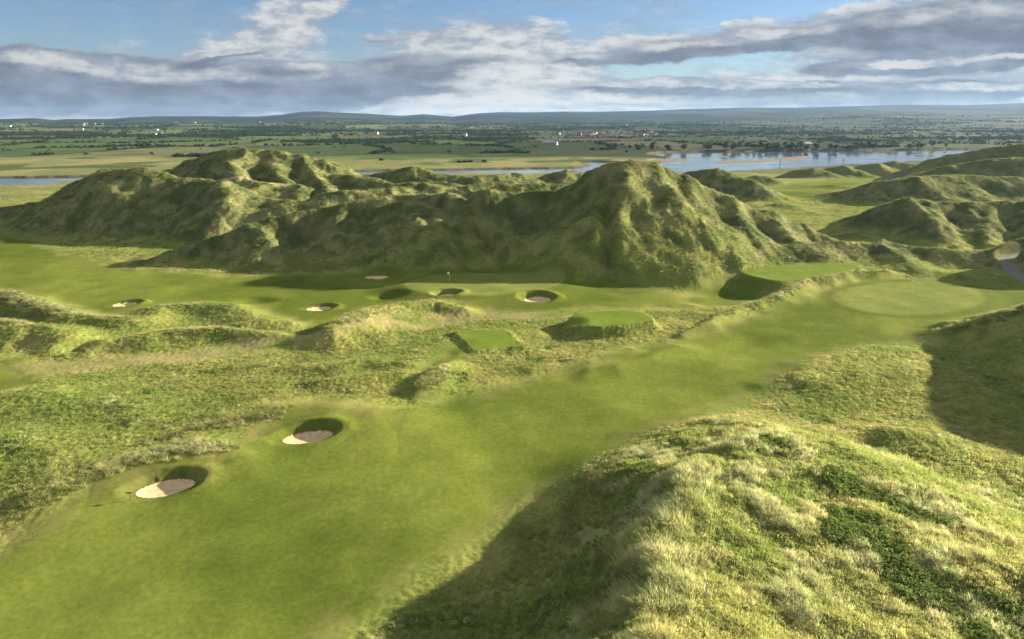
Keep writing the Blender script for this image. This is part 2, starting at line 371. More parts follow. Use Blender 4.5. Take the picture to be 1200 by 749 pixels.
def terrain(X, Y, fine=True):
    """height and cover masks for plan points"""
    X = np.asarray(X, np.float64); Y = np.asarray(Y, np.float64)
    r = np.sqrt(X * X + Y * Y)
    h, h0 = height_shape(X, Y)
    M = {}
    e1 = fbm(X, Y, 9, 3, 11) * 1.0
    edge = e1 + fbm(X, Y, 2.2, 2, 12) * .35
    fm = np.maximum(sdf_poly(X, Y, FAIRWAY_MAIN) + edge * .9, sdf_poly(X, Y, FAIRWAY_LEFT) + edge * 1.6)
    fm = np.maximum(fm, sdf_poly(X, Y, LEFT_PATCH) + edge)
    fm = np.maximum(fm, sdf_poly(X, Y, VALLEY) + edge * 3)
    fm = np.maximum(fm, sdf_poly(X, Y, PIT) + edge * .6)
    fm = np.maximum(fm, 1.0 - dist_line(X, Y, STRIP) + edge * .3)
    fm = fm - 14 * sst(1.3, 2.6, h - h0) * (r > 125)
    fair = sst(-.7, 1.0, fm)
    gb = sdf_poly(X, Y, GREEN_BACK); gr = sdf_poly(X, Y, GREEN_RIGHT)
    for dep, wid, line in GULLIES:
        d = dist_line(X, Y, line, 12.0)
        h = h - dep * np.exp(-(d / wid) ** 2)
    # level pads
    sd = {'gb': gb, 'gr': gr}
    for key, poly, z, out in (('tf', TEE_FRONT, .45, 2.2), ('tm', TEE_MIDDLE, 1.6, 2.6), ('tb', TEE_BACK, 1.8, 3.6), ('tx', TEE_FAR, 2.6, 3.0)):
        s = sdf_poly(X, Y, poly)
        w = sst(-out, .15, s)
        h = mix(h, np.where(s > -.4, z, np.maximum(h, mix(h, z, w))), w)
        sd[key] = s
    w = sst(-9, 1, gb); h = mix(h, np.maximum(h, 1.1 + .12 * fbm(X, Y, 12, 2, 80)), w)
    w = sst(-6, 2, gr); h = mix(h, .25 + .2 * fbm(X, Y, 18, 2, 81), w)
    # hollows and bunkers
    for px, py, z, rx, ry, dep in HOLLOWS:
        c = gz(px, py, z)
        q = np.sqrt(((X - c[0]) / rx) ** 2 + ((Y - c[1]) / ry) ** 2)
        h = h - .7 * dep * (1 - sst(.1, 1.15, q))
    sandq = np.full(X.shape, 9.0, np.float32); sand = np.zeros(X.shape, np.float32); bid = np.full(X.shape, -1, np.int16); face = np.zeros(X.shape, np.float32)
    for i, b in enumerate(BUNKERS):
        px, py, z, rx, ry, turn, dep, bank = b
        c = gz(px, py, z - dep * .6)
        m = (np.abs(X - c[0]) < 9) & (np.abs(Y - c[1]) < 9)
        if not m.any():
            continue
        q, u, v, c = bunker_frame(b, X[m], Y[m])
        floor = z - dep + .22 * np.minimum(q, 1) ** 3
        # raised bank on the far and sunward side
        ang = (u * .92 + v * .38) / np.maximum(q, .05)
        hb = h[m] + bank * np.exp(-((q - 1.65) / .38) ** 2) * np.clip(ang * 1.2 + .1, 0, 1)
        wid = mix(.8, .42, np.clip(.5 + .5 * ang, 0, 1))
        t = np.clip((q - 1.0) / wid, 0, 1)
        t = np.where(ang > .1, t ** .8, t * t * (3 - 2 * t))
        hm = np.where(q < 1, floor, mix(z - dep + .22 + .12, hb, t))
        h[m] = hm
        sand[m] = np.maximum(sand[m], 1 - sst(.97, 1.03, q))
        face[m] = np.maximum(face[m], (1 - sst(1.0, 1.9, q)) * (q > .97))
        sandq[m] = np.minimum(sandq[m], q)
        bi = bid[m]; bi[q < 1.1] = i; bid[m] = bi
        fm[m] = np.where(q < 2.2, np.maximum(fm[m], 1.0), fm[m])
    fair = sst(-.7, 1.0, fm)
    soft = sst(-2.6, 1.4, fm)
    tee = np.maximum.reduce([sd['tf'], sd['tm'], sd['tb'], sd['tx']])
    teem = sst(-.25, .1, tee)
    green = sst(-.5, .3, np.maximum(gb, gr))
    dp = dist_line(X, Y, DRY_PATH)
    path = (1 - sst(1.6, 5.2, dp + e1 * 1.3)) * (1 - fair)
    rd = dist_line(X, Y, ROAD)
    road = 1 - sst(1.15, 1.35, rd)
    h = mix(h, np.clip(h, .6, 2.2), 1 - sst(1.4, 3.5, rd))
    tr = 1 - sst(.7, 1.6, dist_line(X, Y, TRAIL))
    mown = np.maximum.reduce([fair, teem, green, road, sand])
    # river bed
    rv = sdf_poly(X, Y, RIVER, 300)
    bar = np.full(X.shape, -300.0)
    for q in BARS:
        bar = np.maximum(bar, sdf_poly(X, Y, q, 200))
    farm = sst(480, 900, r)
    wv = np.where(bar > 0, -bar, rv)
    wob = fbm(X, Y, 26, 3, 14) * 3.5
    h = np.where(r > 300, mix(np.maximum(h, WATER_Z + .35), WATER_Z - 1.2, sst(-5, 3, rv + wob)), h)
    h = np.where((bar + wob * .5 > 0), WATER_Z + .12 + .10 * sst(0, 8, bar), h)
    M['water'] = sst(-8, 2, rv + wob); M['bar'] = (bar + wob * .5 > 0).astype(np.float32)
    # dune-ness and small relief
    dune = sst(.25, 2.5, h - h0) * (1 - mown) * (1 - sst(520, 760, r))
    rough = (1 - mown) * (1 - .8 * sst(-5, .5, fm)) * (1 - sst(560, 700, r)) * (1 - .55 * path) * (1 - M['water'])
    if fine:
        amp = np.clip(r / 140, .5, 1.2)
        big = sst(2.0, 8.0, h - h0)
        h = h + big * dune * (ridged(X + 3 * noise(Y / 20, X / 20, 5), Y * .6, 12, 3, 21) - .45) * .8
        h = h + rough * (fbm(X, Y, 7.5, 3, 22) * .24 + fbm(X, Y, 2.1, 3, 25) * .12 * amp) * mix(.45, 1.0, dune)
        nd = sst(1.0, 3.0, h - h0) * (Y < 75) * (X > 0) * rough
        h = h + nd * (fbm(X, Y, 6.0, 3, 33) * .34 + .10)
        h = h + rough * .09 * noise(X * 1.6, Y * 1.6, 28)
        h = h + (farm < .5) * fair * (.13 * fbm(X, Y, 13, 2, 31))
    M.update(soft=soft, sandq=sandq, fair=fair, green=green, tee=teem, sand=sand, face=face, path=path, road=road, trail=tr, dune=dune, rough=rough, farm=farm, bid=bid, sd=sd, mown=mown, h0=h0, rd=rd, fm=fm)
    return h, M


# ------------------------------------------------------------------ fields beyond the river
def cells(X, Y, sx, sy, ang, seed):
    c, s = math.cos(ang), math.sin(ang)
    x, y = (X * c + Y * s) / sx, (-X * s + Y * c) / sy
    ix, iy = np.floor(x).astype(np.int64), np.floor(y).astype(np.int64)
    d1 = np.full(X.shape, 9.); d2 = np.full(X.shape, 9.); cid = np.zeros(X.shape, np.uint32)
    for i in (-1, 0, 1):
        for j in (-1, 0, 1):
            a = _hash(ix + i, iy + j, seed); b = _hash(ix + i, iy + j, seed + 7)
            px = ix + i + .5 + .7 * (a / 4294967296. - .5); py = iy + j + .5 + .7 * (b / 4294967296. - .5)
            d = np.maximum(np.abs(x - px), np.abs(y - py)) * .8 + .2 * (np.abs(x - px) + np.abs(y - py))
            up = d < d1
            d2 = np.where(up, d1, np.minimum(d2, d)); cid = np.where(up, a ^ (b >> 3), cid); d1 = np.where(up, d, d1)
    return cid, (d2 - d1) * min(sx, sy) * .5


FIELD_PAL = np.array([(.075, .13, .035), (.10, .15, .045), (.06, .105, .032), (.13, .155, .06), (.085, .12, .045), (.045, .085, .03), (.13, .135, .065), (.055, .09, .03), (.15, .135, .08), (.09, .14, .04), (.05, .08, .03), (.11, .13, .06)])


def wood_mask(X, Y):
    r = np.sqrt(X * X + Y * Y)
    return sst(.30, .42, fbm(X, Y * 1.6, 620, 4, 70) + .05) * sst(1150, 1350, r)


def farmland(X, Y):
    r = np.sqrt(X * X + Y * Y)
    cid, ed = cells(X + 25 * noise(X / 160, Y / 160, 3), Y + 25 * noise(X / 160, Y / 160, 4), 210, 330, .35, 50)
    c = FIELD_PAL[cid % len(FIELD_PAL)] * .92
    c = mix(c, c.mean(1, keepdims=True) * np.array((.95, 1.12, .75)), .35)
    c = c * (.85 + .3 * ((cid >> 8) % 256 / 255.)[:, None])
    c = c * mix(.52, .95, sst(.05, -.45, X / np.maximum(Y, 1)))[:, None]  # cloud shade over the plain's centre and right, put into the field colour
    c = c * (1 + .25 * fbm(X, Y, 60, 3, 52))[:, None]
    hedge = 1 - sst(4, 9, ed)
    w = wood_mask(X, Y)
    dk = np.array((.022, .036, .018))
    c = mix(c, dk, np.maximum(hedge * .8, w)[:, None])
    # rough moor on the hill tops
    moor = sst(4700, 6000, r + 900 * fbm(X, Y, 1400, 3, 55) - 900 * sst(.25, .6, X / np.maximum(Y, 1)))
    mc = np.array((.010, .014, .014)) * (1 + .4 * fbm(X, Y, 700, 4, 56))[:, None]
    mc = mix(mc, np.array((.045, .055, .035)), (sst(.1, .4, fbm(X, Y * .5, 800, 4, 63)) * .55)[:, None])
    c = mix(c, mc, (moor * .92)[:, None])
    # marsh beside the river
    marsh = 1 - sst(820, 900, Y + .02 * X + 40 * fbm(X, Y, 240, 2, 57))
    marsh = np.where(X > 180, 0, marsh)
    n = fbm(X, Y * .5, 70, 4, 58)
    ms = mix(np.array((.12, .135, .06)), np.array((.175, .165, .078)), sst(-.3, .4, n)[:, None])
    ms = mix(ms, np.array((.06, .08, .03)), sst(.25, .5, fbm(X, Y, 110, 3, 59))[:, None])
    c = mix(c, ms, marsh[:, None])
    return c, ed, w, marsh, moor


def soften(c, k):
    """weathered turf: a little less pure than fresh grass"""
    k = np.asarray(k, float).reshape(-1, 1) if np.ndim(k) else k
    return mix(c, c.mean(1, keepdims=True) * np.array((1.04, 1.10, .86)), k)


def colours(X, Y, h, M):
    r = np.sqrt(X * X + Y * Y)
    n1 = fbm(X, Y, 22, 4, 100); n2 = fbm(X, Y, 5, 4, 104); n3 = fbm(X, Y, 60, 3, 108); n4 = fbm(X, Y, 1.3, 2, 112)
    g = lambda *c: np.array(c, np.float64)
    V = lambda m: m[:, None]
    c = mix(g(.115, .15, .030), g(.165, .178, .042), V(sst(-.5, .6, n1 + .5 * n2)))
    c = mix(c, g(.21, .18, .07), V(.5 * sst(.3, .9, n2 * .8 + n3 * .6 + .1 * M['dune'])))
    c = mix(c, g(.055, .075, .020), V(.6 * sst(.35, .8, n1 * .9 - n2 * .5 + .1)))
    # big dunes: olive marram
    dm = V(M['dune'] * sst(150, 190, r))
    c = mix(c, mix(g(.062, .082, .028), g(.135, .142, .058), V(sst(-.5, .5, n2 + .6 * n1))), dm * .9)
    scr = V(M['dune'] * sst(130, 160, r) * sst(.12, .45, fbm(X, Y, 8, 4, 190)) * .40)
    c = mix(c, g(.034, .046, .022), scr)
    c = mix(c, g(.215, .180, .085), V(M['path'] * .75 * sst(-.9, .4, n2 + n4)))
    # mown grass
    f = mix(g(.070, .098, .012), g(.112, .140, .020), V(sst(-.5, .5, n1 * .7 + n3 * .6)))
    f = mix(f, g(.125, .14, .028), V(.22 * sst(.1, .7, n2)))
    n6 = fbm(X, Y, .7, 3, 116)
    f = f * V(1 + .08 * n6)
    f = mix(f, g(.052, .074, .010), V(.55 * np.exp(-((M['fm'] + .2 + .5 * n6) / .7) ** 2)))
    edge = V(sst(2.8, .3, M['fm']) * .5 * sst(-.4, .5, n2 + .3))
    f = mix(f, g(.15, .15, .05), edge)
    c = mix(c, f, V(np.clip(.55 * M['soft'] + .45 * M['fair'], 0, 1)))
    s = g(.118, .145, .030) * V(1 + .12 * n1)
    c = mix(c, s, V(M['green']))
    # collar round the greens
    coll = V((1 - sst(.4, 1.6, np.abs(np.maximum(M['sd']['gr'], M['sd']['gb']) + 1.4))) * .5)
    c = mix(c, g(.062, .080, .012), coll)
    c = mix(c, g(.10, .145, .018) * V(1 + .1 * n2), V(M['tee']))
    sh = sst(.5, 1.5, h - M['h0']) * (M['fm'] > -1) * (r < 95) * (X < 0) * (1 - M['sand'])
    c = mix(c, g(.165, .145, .050), V(.6 * sh * sst(-.7, .5, n2 + .5 * n4)))
    c = mix(c, g(.13, .12, .045), V(M['face'] * .45 * sst(-.3, .4, n4 + n2)))
    c = mix(c, g(.13, .125, .125) * V(1 + .15 * n4), V(M['road']))
    c = mix(c, g(.34, .28, .16), V(M['trail'] * .8))
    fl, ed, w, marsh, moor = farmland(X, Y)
    near_marsh = mix(g(.10, .12, .04), g(.16, .16, .06), V(sst(-.4, .4, n3)))
    c = mix(c, near_marsh, V(sst(330, 480, r) * (1 - M['fair']) * (1 - .5 * M['dune'])))
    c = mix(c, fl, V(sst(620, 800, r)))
    mud = g(.075, .066, .046)
    c = mix(c, mud, V(sst(.0, .6, M['water']) * (r > 300)))
    c = mix(c, g(.17, .135, .10), V(M['bar']))
    return np.clip(soften(c, .10 * (r < 700)), .004, .8)


# ------------------------------------------------------------------ materials
def new_mat(name):
    m = bpy.data.materials.new(name); m.use_nodes = True
    nt = m.node_tree; nt.nodes.clear()
    out = nt.nodes.new('ShaderNodeOutputMaterial')
    return m, nt, out


def N(nt, kind, **kw):
    n = nt.nodes.new(kind)
    for k, v in kw.items():
        if k.startswith('i_'):
            n.inputs[k[2:].replace('_', ' ')].default_value = v
        else:
            setattr(n, k, v)
    return n


def ground_material():
    m, nt, out = new_mat('ground_cover')
    L = nt.links.new
    at_ = N(nt, 'ShaderNodeAttribute', attribute_name='cover')
    geo = N(nt, 'ShaderNodeNewGeometry')
    n1 = N(nt, 'ShaderNodeTexNoise'); n1.inputs['Scale'].default_value = 2.2; n1.inputs['Detail'].default_value = 6; n1.inputs['Roughness'].default_value = .7
    n2 = N(nt, 'ShaderNodeTexNoise'); n2.inputs['Scale'].default_value = .28; n2.inputs['Detail'].default_value = 4
    L(geo.outputs['Position'], n1.inputs['Vector']); L(geo.outputs['Position'], n2.inputs['Vector'])
    m1 = N(nt, 'ShaderNodeMapRange'); m1.inputs[1].default_value = .25; m1.inputs[2].default_value = .75; m1.inputs[3].default_value = .72; m1.inputs[4].default_value = 1.28
    m2 = N(nt, 'ShaderNodeMapRange'); m2.inputs[1].default_value = .3; m2.inputs[2].default_value = .7; m2.inputs[3].default_value = .88; m2.inputs[4].default_value = 1.12
    L(n1.outputs[0], m1.inputs[0]); L(n2.outputs[0], m2.inputs[0])
    mu = N(nt, 'ShaderNodeMath', operation='MULTIPLY'); L(m1.outputs[0], mu.inputs[0]); L(m2.outputs[0], mu.inputs[1])
    vm = N(nt, 'ShaderNodeVectorMath', operation='SCALE'); L(at_.outputs['Color'], vm.inputs[0]); L(mu.outputs[0], vm.inputs['Scale'])
    bs = N(nt, 'ShaderNodeBsdfPrincipled'); bs.inputs['Roughness'].default_value = 1.0; bs.inputs['Specular IOR Level'].default_value = .01
    sq = N(nt, 'ShaderNodeAttribute', attribute_name='sandq')
    n5 = N(nt, 'ShaderNodeTexNoise'); n5.inputs['Scale'].default_value = 1.6; n5.inputs['Detail'].default_value = 5; L(geo.outputs['Position'], n5.inputs['Vector'])
    sm = N(nt, 'ShaderNodeMapRange', interpolation_type='SMOOTHSTEP'); sm.inputs[1].default_value = 1.03; sm.inputs[2].default_value = .97; L(sq.outputs['Fac'], sm.inputs[0])
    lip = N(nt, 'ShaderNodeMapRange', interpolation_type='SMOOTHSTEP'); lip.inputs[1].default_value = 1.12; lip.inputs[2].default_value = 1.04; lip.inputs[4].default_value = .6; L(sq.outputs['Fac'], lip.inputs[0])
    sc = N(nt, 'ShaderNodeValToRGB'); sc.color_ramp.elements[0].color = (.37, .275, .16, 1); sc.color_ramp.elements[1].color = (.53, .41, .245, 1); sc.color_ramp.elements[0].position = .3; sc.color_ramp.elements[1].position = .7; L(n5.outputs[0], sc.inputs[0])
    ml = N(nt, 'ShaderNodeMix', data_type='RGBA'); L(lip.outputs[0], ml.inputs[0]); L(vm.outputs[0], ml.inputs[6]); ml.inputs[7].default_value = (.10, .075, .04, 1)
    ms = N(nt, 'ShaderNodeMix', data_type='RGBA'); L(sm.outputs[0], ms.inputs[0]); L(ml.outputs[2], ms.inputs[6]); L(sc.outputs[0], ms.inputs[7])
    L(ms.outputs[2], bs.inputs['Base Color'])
    rg = N(nt, 'ShaderNodeAttribute', attribute_name='tuft')
    bp = N(nt, 'ShaderNodeBump'); bp.inputs['Distance'].default_value = .25
    n3 = N(nt, 'ShaderNodeTexNoise'); n3.inputs['Scale'].default_value = 1.1; n3.inputs['Detail'].default_value = 7; n3.inputs['Roughness'].default_value = .72
    L(geo.outputs['Position'], n3.inputs['Vector'])
    L(rg.outputs['Fac'], bp.inputs['Strength']); L(n3.outputs[0], bp.inputs['Height']); L(bp.outputs[0], bs.inputs['Normal'])
    L(bs.outputs[0], out.inputs['Surface'])
    return m


def grass_material(name, sheen=.45):
    m, nt, out = new_mat(name)
    L = nt.links.new
    at_ = N(nt, 'ShaderNodeAttribute', attribute_name='tint'); at_.attribute_type = 'INSTANCER'
    bl = N(nt, 'ShaderNodeAttribute', attribute_name='blade')
    vm = N(nt, 'ShaderNodeMix', data_type='RGBA', blend_type='MULTIPLY'); vm.inputs[0].default_value = 1
    L(at_.outputs['Color'], vm.inputs[6]); L(bl.outputs['Color'], vm.inputs[7])
    d = N(nt, 'ShaderNodeBsdfDiffuse'); t = N(nt, 'ShaderNodeBsdfTranslucent')
    L(vm.outputs[2], d.inputs['Color']); L(vm.outputs[2], t.inputs['Color'])
    mx = N(nt, 'ShaderNodeMixShader'); mx.inputs[0].default_value = sheen
    L(d.outputs[0], mx.inputs[1]); L(t.outputs[0], mx.inputs[2]); L(mx.outputs[0], out.inputs['Surface'])
    return m


def plain_material(name, col, rough=.7, var=.15, scale=3.0, spec=.3, metal=0):
    m, nt, out = new_mat(name)
    L = nt.links.new
    bs = N(nt, 'ShaderNodeBsdfPrincipled'); bs.inputs['Roughness'].default_value = rough; bs.inputs['Specular IOR Level'].default_value = spec; bs.inputs['Metallic'].default_value = metal
    tc = N(nt, 'ShaderNodeTexCoord'); n = N(nt, 'ShaderNodeTexNoise'); n.inputs['Scale'].default_value = scale; n.inputs['Detail'].default_value = 4
    L(tc.outputs['Object'], n.inputs['Vector'])
    cr = N(nt, 'ShaderNodeValToRGB')
    cr.color_ramp.elements[0].color = (*[c * (1 - var) for c in col], 1); cr.color_ramp.elements[1].color = (*[min(1, c * (1 + var)) for c in col], 1)
    cr.color_ramp.elements[0].position = .3; cr.color_ramp.elements[1].position = .7
    L(n.outputs[0], cr.inputs[0]); L(cr.outputs[0], bs.inputs['Base Color']); L(bs.outputs[0], out.inputs['Surface'])
    return m


def water_material():
    m, nt, out = new_mat('river_water')
    L = nt.links.new
    bs = N(nt, 'ShaderNodeBsdfPrincipled')
    bs.inputs['Base Color'].default_value = (.035, .06, .075, 1); bs.inputs['Roughness'].default_value = .22; bs.inputs['IOR'].default_value = 1.33
    geo = N(nt, 'ShaderNodeNewGeometry')
    mp = N(nt, 'ShaderNodeMapping'); mp.inputs['Scale'].default_value = (.05, .10, .1)
    n = N(nt, 'ShaderNodeTexNoise'); n.inputs['Scale'].default_value = 1.0; n.inputs['Detail'].default_value = 5
    L(geo.outputs['Position'], mp.inputs[0]); L(mp.outputs[0], n.inputs['Vector'])
    mr = N(nt, 'ShaderNodeMapRange'); mr.inputs[1].default_value = .35; mr.inputs[2].default_value = .65; mr.inputs[3].default_value = .04; mr.inputs[4].default_value = .16
    L(n.outputs[0], mr.inputs[0]); L(mr.outputs[0], bs.inputs['Roughness'])
    bp = N(nt, 'ShaderNodeBump'); bp.inputs['Strength'].default_value = .025; bp.inputs['Distance'].default_value = .3
    n2 = N(nt, 'ShaderNodeTexNoise'); n2.inputs['Scale'].default_value = .6; n2.inputs['Detail'].default_value = 3
    L(geo.outputs['Position'], n2.inputs['Vector']); L(n2.outputs[0], bp.inputs['Height']); L(bp.outputs[0], bs.inputs['Normal'])
    L(bs.outputs[0], out.inputs['Surface'])
    return m


MAT_GROUND = ground_material()
MAT_WATER = water_material()


# ------------------------------------------------------------------ object helpers
def link(name, me, mat=None, parent=None):
    o = bpy.data.objects.new(name, me); COL.objects.link(o)
    if mat is not None:
        me.materials.append(mat)
    if parent is not None:
        o.parent = parent
    return o


def tag(o, label=None, cat=None, group=None, kind=None):
    for k, v in (('label', label), ('category', cat), ('group', group), ('kind', kind)):
        if v:
            o[k] = v
    return o


def mesh_np(name, co, quads=None, tris=None, smooth=True):
    me = bpy.data.meshes.new(name)
    me.vertices.add(len(co)); me.vertices.foreach_set('co', np.asarray(co, np.float32).ravel())
    nq = 0 if quads is None else len(quads); ntr = 0 if tris is None else len(tris)
    li = np.concatenate([np.asarray(q, np.int32).ravel() for q in (quads, tris) if q is not None])
    me.loops.add(len(li)); me.loops.foreach_set('vertex_index', li)
    st = np.concatenate([np.arange(nq) * 4, nq * 4 + np.arange(ntr) * 3]).astype(np.int32)
    me.polygons.add(nq + ntr); me.polygons.foreach_set('loop_start', st)
    if smooth:
        me.polygons.foreach_set('use_smooth', np.ones(nq + ntr, bool))
    me.update(calc_edges=True)
    return me


def prim(verts, faces, name='shape', smooth=False):
    me = bpy.data.meshes.new(name); me.from_pydata([tuple(v) for v in verts], [], faces)
    if smooth:
        for p in me.polygons:
            p.use_smooth = True
    me.update(); return me


def tube(path, radii, n=8):
    """one mesh swept along a path (list of points) with radii"""
    vs, fs = [], []
    path = [np.array(p, float) for p in path]
    for i, p in enumerate(path):
        d = path[min(i + 1, len(path) - 1)] - path[max(i - 1, 0)]
        d /= np.linalg.norm(d) + 1e-9
        a = np.cross(d, (0, 1, 0) if abs(d[1]) < .9 else (1, 0, 0)); a /= np.linalg.norm(a); b = np.cross(d, a)
        for k in range(n):
            t = 2 * math.pi * k / n
            vs.append(p + radii[i] * (math.cos(t) * a + math.sin(t) * b))
    for i in range(len(path) - 1):
        for k in range(n):
            fs.append((i * n + k, i * n + (k + 1) % n, (i + 1) * n + (k + 1) % n, (i + 1) * n + k))
    fs.append(tuple(range(n - 1, -1, -1))); fs.append(tuple((len(path) - 1) * n + k for k in range(n)))
    return vs, fs


def boxv(cx, cy, cz, sx, sy, sz):
    vs = [(cx + a * sx / 2, cy + b * sy / 2, cz + c * sz / 2) for c in (-1, 1) for b in (-1, 1) for a in (-1, 1)]
    return vs, [(0, 2, 3, 1), (4, 5, 7, 6), (0, 1, 5, 4), (2, 6, 7, 3), (0, 4, 6, 2), (1, 3, 7, 5)]


def join(*ms):
    V, Fc = [], []
    for v, f in ms:
        o = len(V); V += list(v); Fc += [tuple(i + o for i in q) for q in f]
    return V, Fc


def empty(name, loc, rz=0):
    o = bpy.data.objects.new(name, None); COL.objects.link(o); o.location = loc; o.rotation_euler.z = rz; o.empty_display_size = .3
    return o


def copy_thing(o, loc, rz=0, sc=1):
    c = o.copy(); COL.objects.link(c); c.location = loc; c.rotation_euler.z = rz; c.scale = (sc,) * 3
    for ch in o.children:
        k = ch.copy(); COL.objects.link(k); k.parent = c
        for g in ch.children:
            q = g.copy(); COL.objects.link(q); q.parent = k
    return c


# ------------------------------------------------------------------ the ground sheet
th = np.concatenate([np.linspace(-78, -47, 50, endpoint=False), np.linspace(-47, 47, 1150, endpoint=False), np.linspace(47, 78, 51)])
th = np.radians(th)
rr = [20.0]
while rr[-1] < 13500:
    r_ = rr[-1]
    rr.append(r_ * (1.0038 if r_ < 50 else 1.0027 if r_ < 88 else 1.0040 if r_ < 330 else 1.0052 if r_ < 1400 else 1.0085))
rr = np.array(rr)
TH, RR = np.meshgrid(th, rr)
GX, GY = (RR * np.sin(TH)).ravel(), (RR * np.cos(TH)).ravel()
nr, nt_ = len(rr), len(th)
print('ground verts', nr * nt_)
GH, GM = terrain(GX, GY)
GC = colours(GX, GY, GH, GM)
CO = np.stack([GX, GY, GH], 1)
i0 = (np.arange(nr - 1)[:, None] * nt_ + np.arange(nt_ - 1)[None, :]).ravel()
QUADS = np.stack([i0, i0 + 1, i0 + nt_ + 1, i0 + nt_], 1)
G3 = CO.reshape(nr, nt_, 3)
du = np.gradient(G3, axis=1); dv = np.gradient(G3, axis=0)
NRM = np.cross(du.reshape(-1, 3), dv.reshape(-1, 3)); NRM /= np.linalg.norm(NRM, axis=1, keepdims=True) + 1e-12

# which cover each face belongs to
fc = QUADS[:, 0]
cls = np.zeros(len(QUADS), np.int16)                       # 0 dunes
rf = np.sqrt(GX[fc] ** 2 + GY[fc] ** 2)
cls[rf > 700] = 1                                           # farmland
cls[rf > 5200] = 2                                          # hills
cls[GM['bar'][fc] > .5] = 3
cls[(GM['fair'][fc] > .5)] = 4
cls[(GM['path'][fc] > .55) & (cls == 0)] = 5
cls[GM['sd']['gb'][fc] > 0] = 6
cls[GM['sd']['gr'][fc] > 0] = 7
for k_, c_ in (('tf', 8), ('tm', 9), ('tb', 10), ('tx', 11)):
    cls[GM['sd'][k_][fc] > 0] = c_
cls[GM['road'][fc] > .5] = 12
bsel = GM['bid'][fc]
for i in range(len(BUNKERS)):
    cls[bsel == i] = 20 + i
TUFT = np.clip(GM['rough'] * .42 + .05 * (GM['fair'] > .5) + .12 * GM['sand'], 0, 1) * (1 - sst(300, 700, np.sqrt(GX ** 2 + GY ** 2)))
SHEETS = {0: ('dune_ground', 'rough grassy dunes around the mown holes'), 1: ('farmland', 'patchwork of hedged fields beyond the river'), 2: ('hills', 'low blue green hills along the horizon'), 3: ('sandbank', 'brown sandbanks showing in the pale river'),
          4: ('fairway', 'smooth mown fairway winding between the dunes'), 5: ('dry_path', 'straw coloured worn path through the rough grass'), 6: ('putting_green', 'putting green at the foot of the long dune ridge'), 7: ('putting_green', 'round putting green at the end of the main fairway'),
          8: ('teeing_ground', 'small square tee pad in front of the middle tee'), 9: ('teeing_ground', 'raised tee pad with a dark shaded bank'), 10: ('teeing_ground', 'large raised tee platform below the peaked dune'), 11: ('teeing_ground', 'thin tee strip on the low bank behind the upper tee'), 12: ('road', 'grey asphalt track curving behind the putting green'),
          20: ('bunker', 'nearest sand bunker, a wooden rake standing beside it'), 21: ('bunker', 'second sand bunker up the fairway, under a tufted mound'), 22: ('bunker', 'small bunker on the far fairway by a grassy mound'), 23: ('bunker', 'small dark bunker in front of the back green'), 24: ('bunker', 'round bunker at the right front of the back green'),
          25: ('bunker', 'small bunker on the far fairway, furthest from the green'), 26: ('bunker', 'thin bunker left of the back green')}
for c_, (nm, lab) in SHEETS.items():
    q = QUADS[cls == c_]
    if not len(q):
        continue
    used, inv = np.unique(q, return_inverse=True)
    me = mesh_np(nm, CO[used], quads=inv.reshape(-1, 4))
    ca = me.attributes.new('cover', 'FLOAT_COLOR', 'POINT')
    ca.data.foreach_set('color', np.concatenate([GC[used], np.ones((len(used), 1))], 1).astype(np.float32).ravel())
    sa = me.attributes.new('sandq', 'FLOAT', 'POINT'); sa.data.foreach_set('value', GM['sandq'][used].astype(np.float32))
    ta = me.attributes.new('tuft', 'FLOAT', 'POINT'); ta.data.foreach_set('value', TUFT[used].astype(np.float32))
    me.normals_split_custom_set_from_vertices(NRM[used].astype(np.float32))
    tag(link(nm, me, MAT_GROUND), lab, kind='structure')

# water
wv = [(-2600, 380, WATER_Z), (2600, 380, WATER_Z), (2600, 1500, WATER_Z), (-2600, 1500, WATER_Z)]
tag(link('river', prim(wv, [(0, 1, 2, 3)]), MAT_WATER), 'pale blue tidal river beyond the dunes', kind='structure')


# ------------------------------------------------------------------ grasses
def clump(nb, hgt, spread, width, bend, seed, lean=.35):
    g = np.random.default_rng(seed)
    V, T, C = [], [], []
    for b in range(nb):
        a = g.uniform(0, 2 * math.pi); r0 = spread * math.sqrt(g.uniform(0, 1)) * .6
        bx, by = r0 * math.cos(a), r0 * math.sin(a)
        L = hgt * g.uniform(.6, 1.1)
        out = bend * g.uniform(.3, 1.2)
        dx, dy = math.cos(a) * out - lean * g.uniform(.4, 1.2), math.sin(a) * out - .3 * lean
        w = width * g.uniform(.7, 1.3); pa = a + g.uniform(-1, 1)
        wx, wy = -math.sin(pa) * w, math.cos(pa) * w
        o = len(V); s = g.uniform(.75, 1.2)
        for t, ww in ((0, 1), (.45, .85), (.8, .5)):
            x, y = bx + dx * L * t * t, by + dy * L * t * t
            z = L * (t - .28 * t * t * min(1, math.hypot(dx, dy)))
            V += [(x - wx * ww, y - wy * ww, z), (x + wx * ww, y + wy * ww, z)]
            k = s * (.9 + .25 * t); C += [(k, k, k)] * 2
        x, y = bx + dx * L, by + dy * L
        V.append((x, y, L * (1 - .28 * min(1, math.hypot(dx, dy))))); C.append((s * 1.25, s * 1.2, s))
        T += [(o, o + 1, o + 3), (o, o + 3, o + 2), (o + 2, o + 3, o + 5), (o + 2, o + 5, o + 4), (o + 4, o + 5, o + 6)]
    return V, T, C


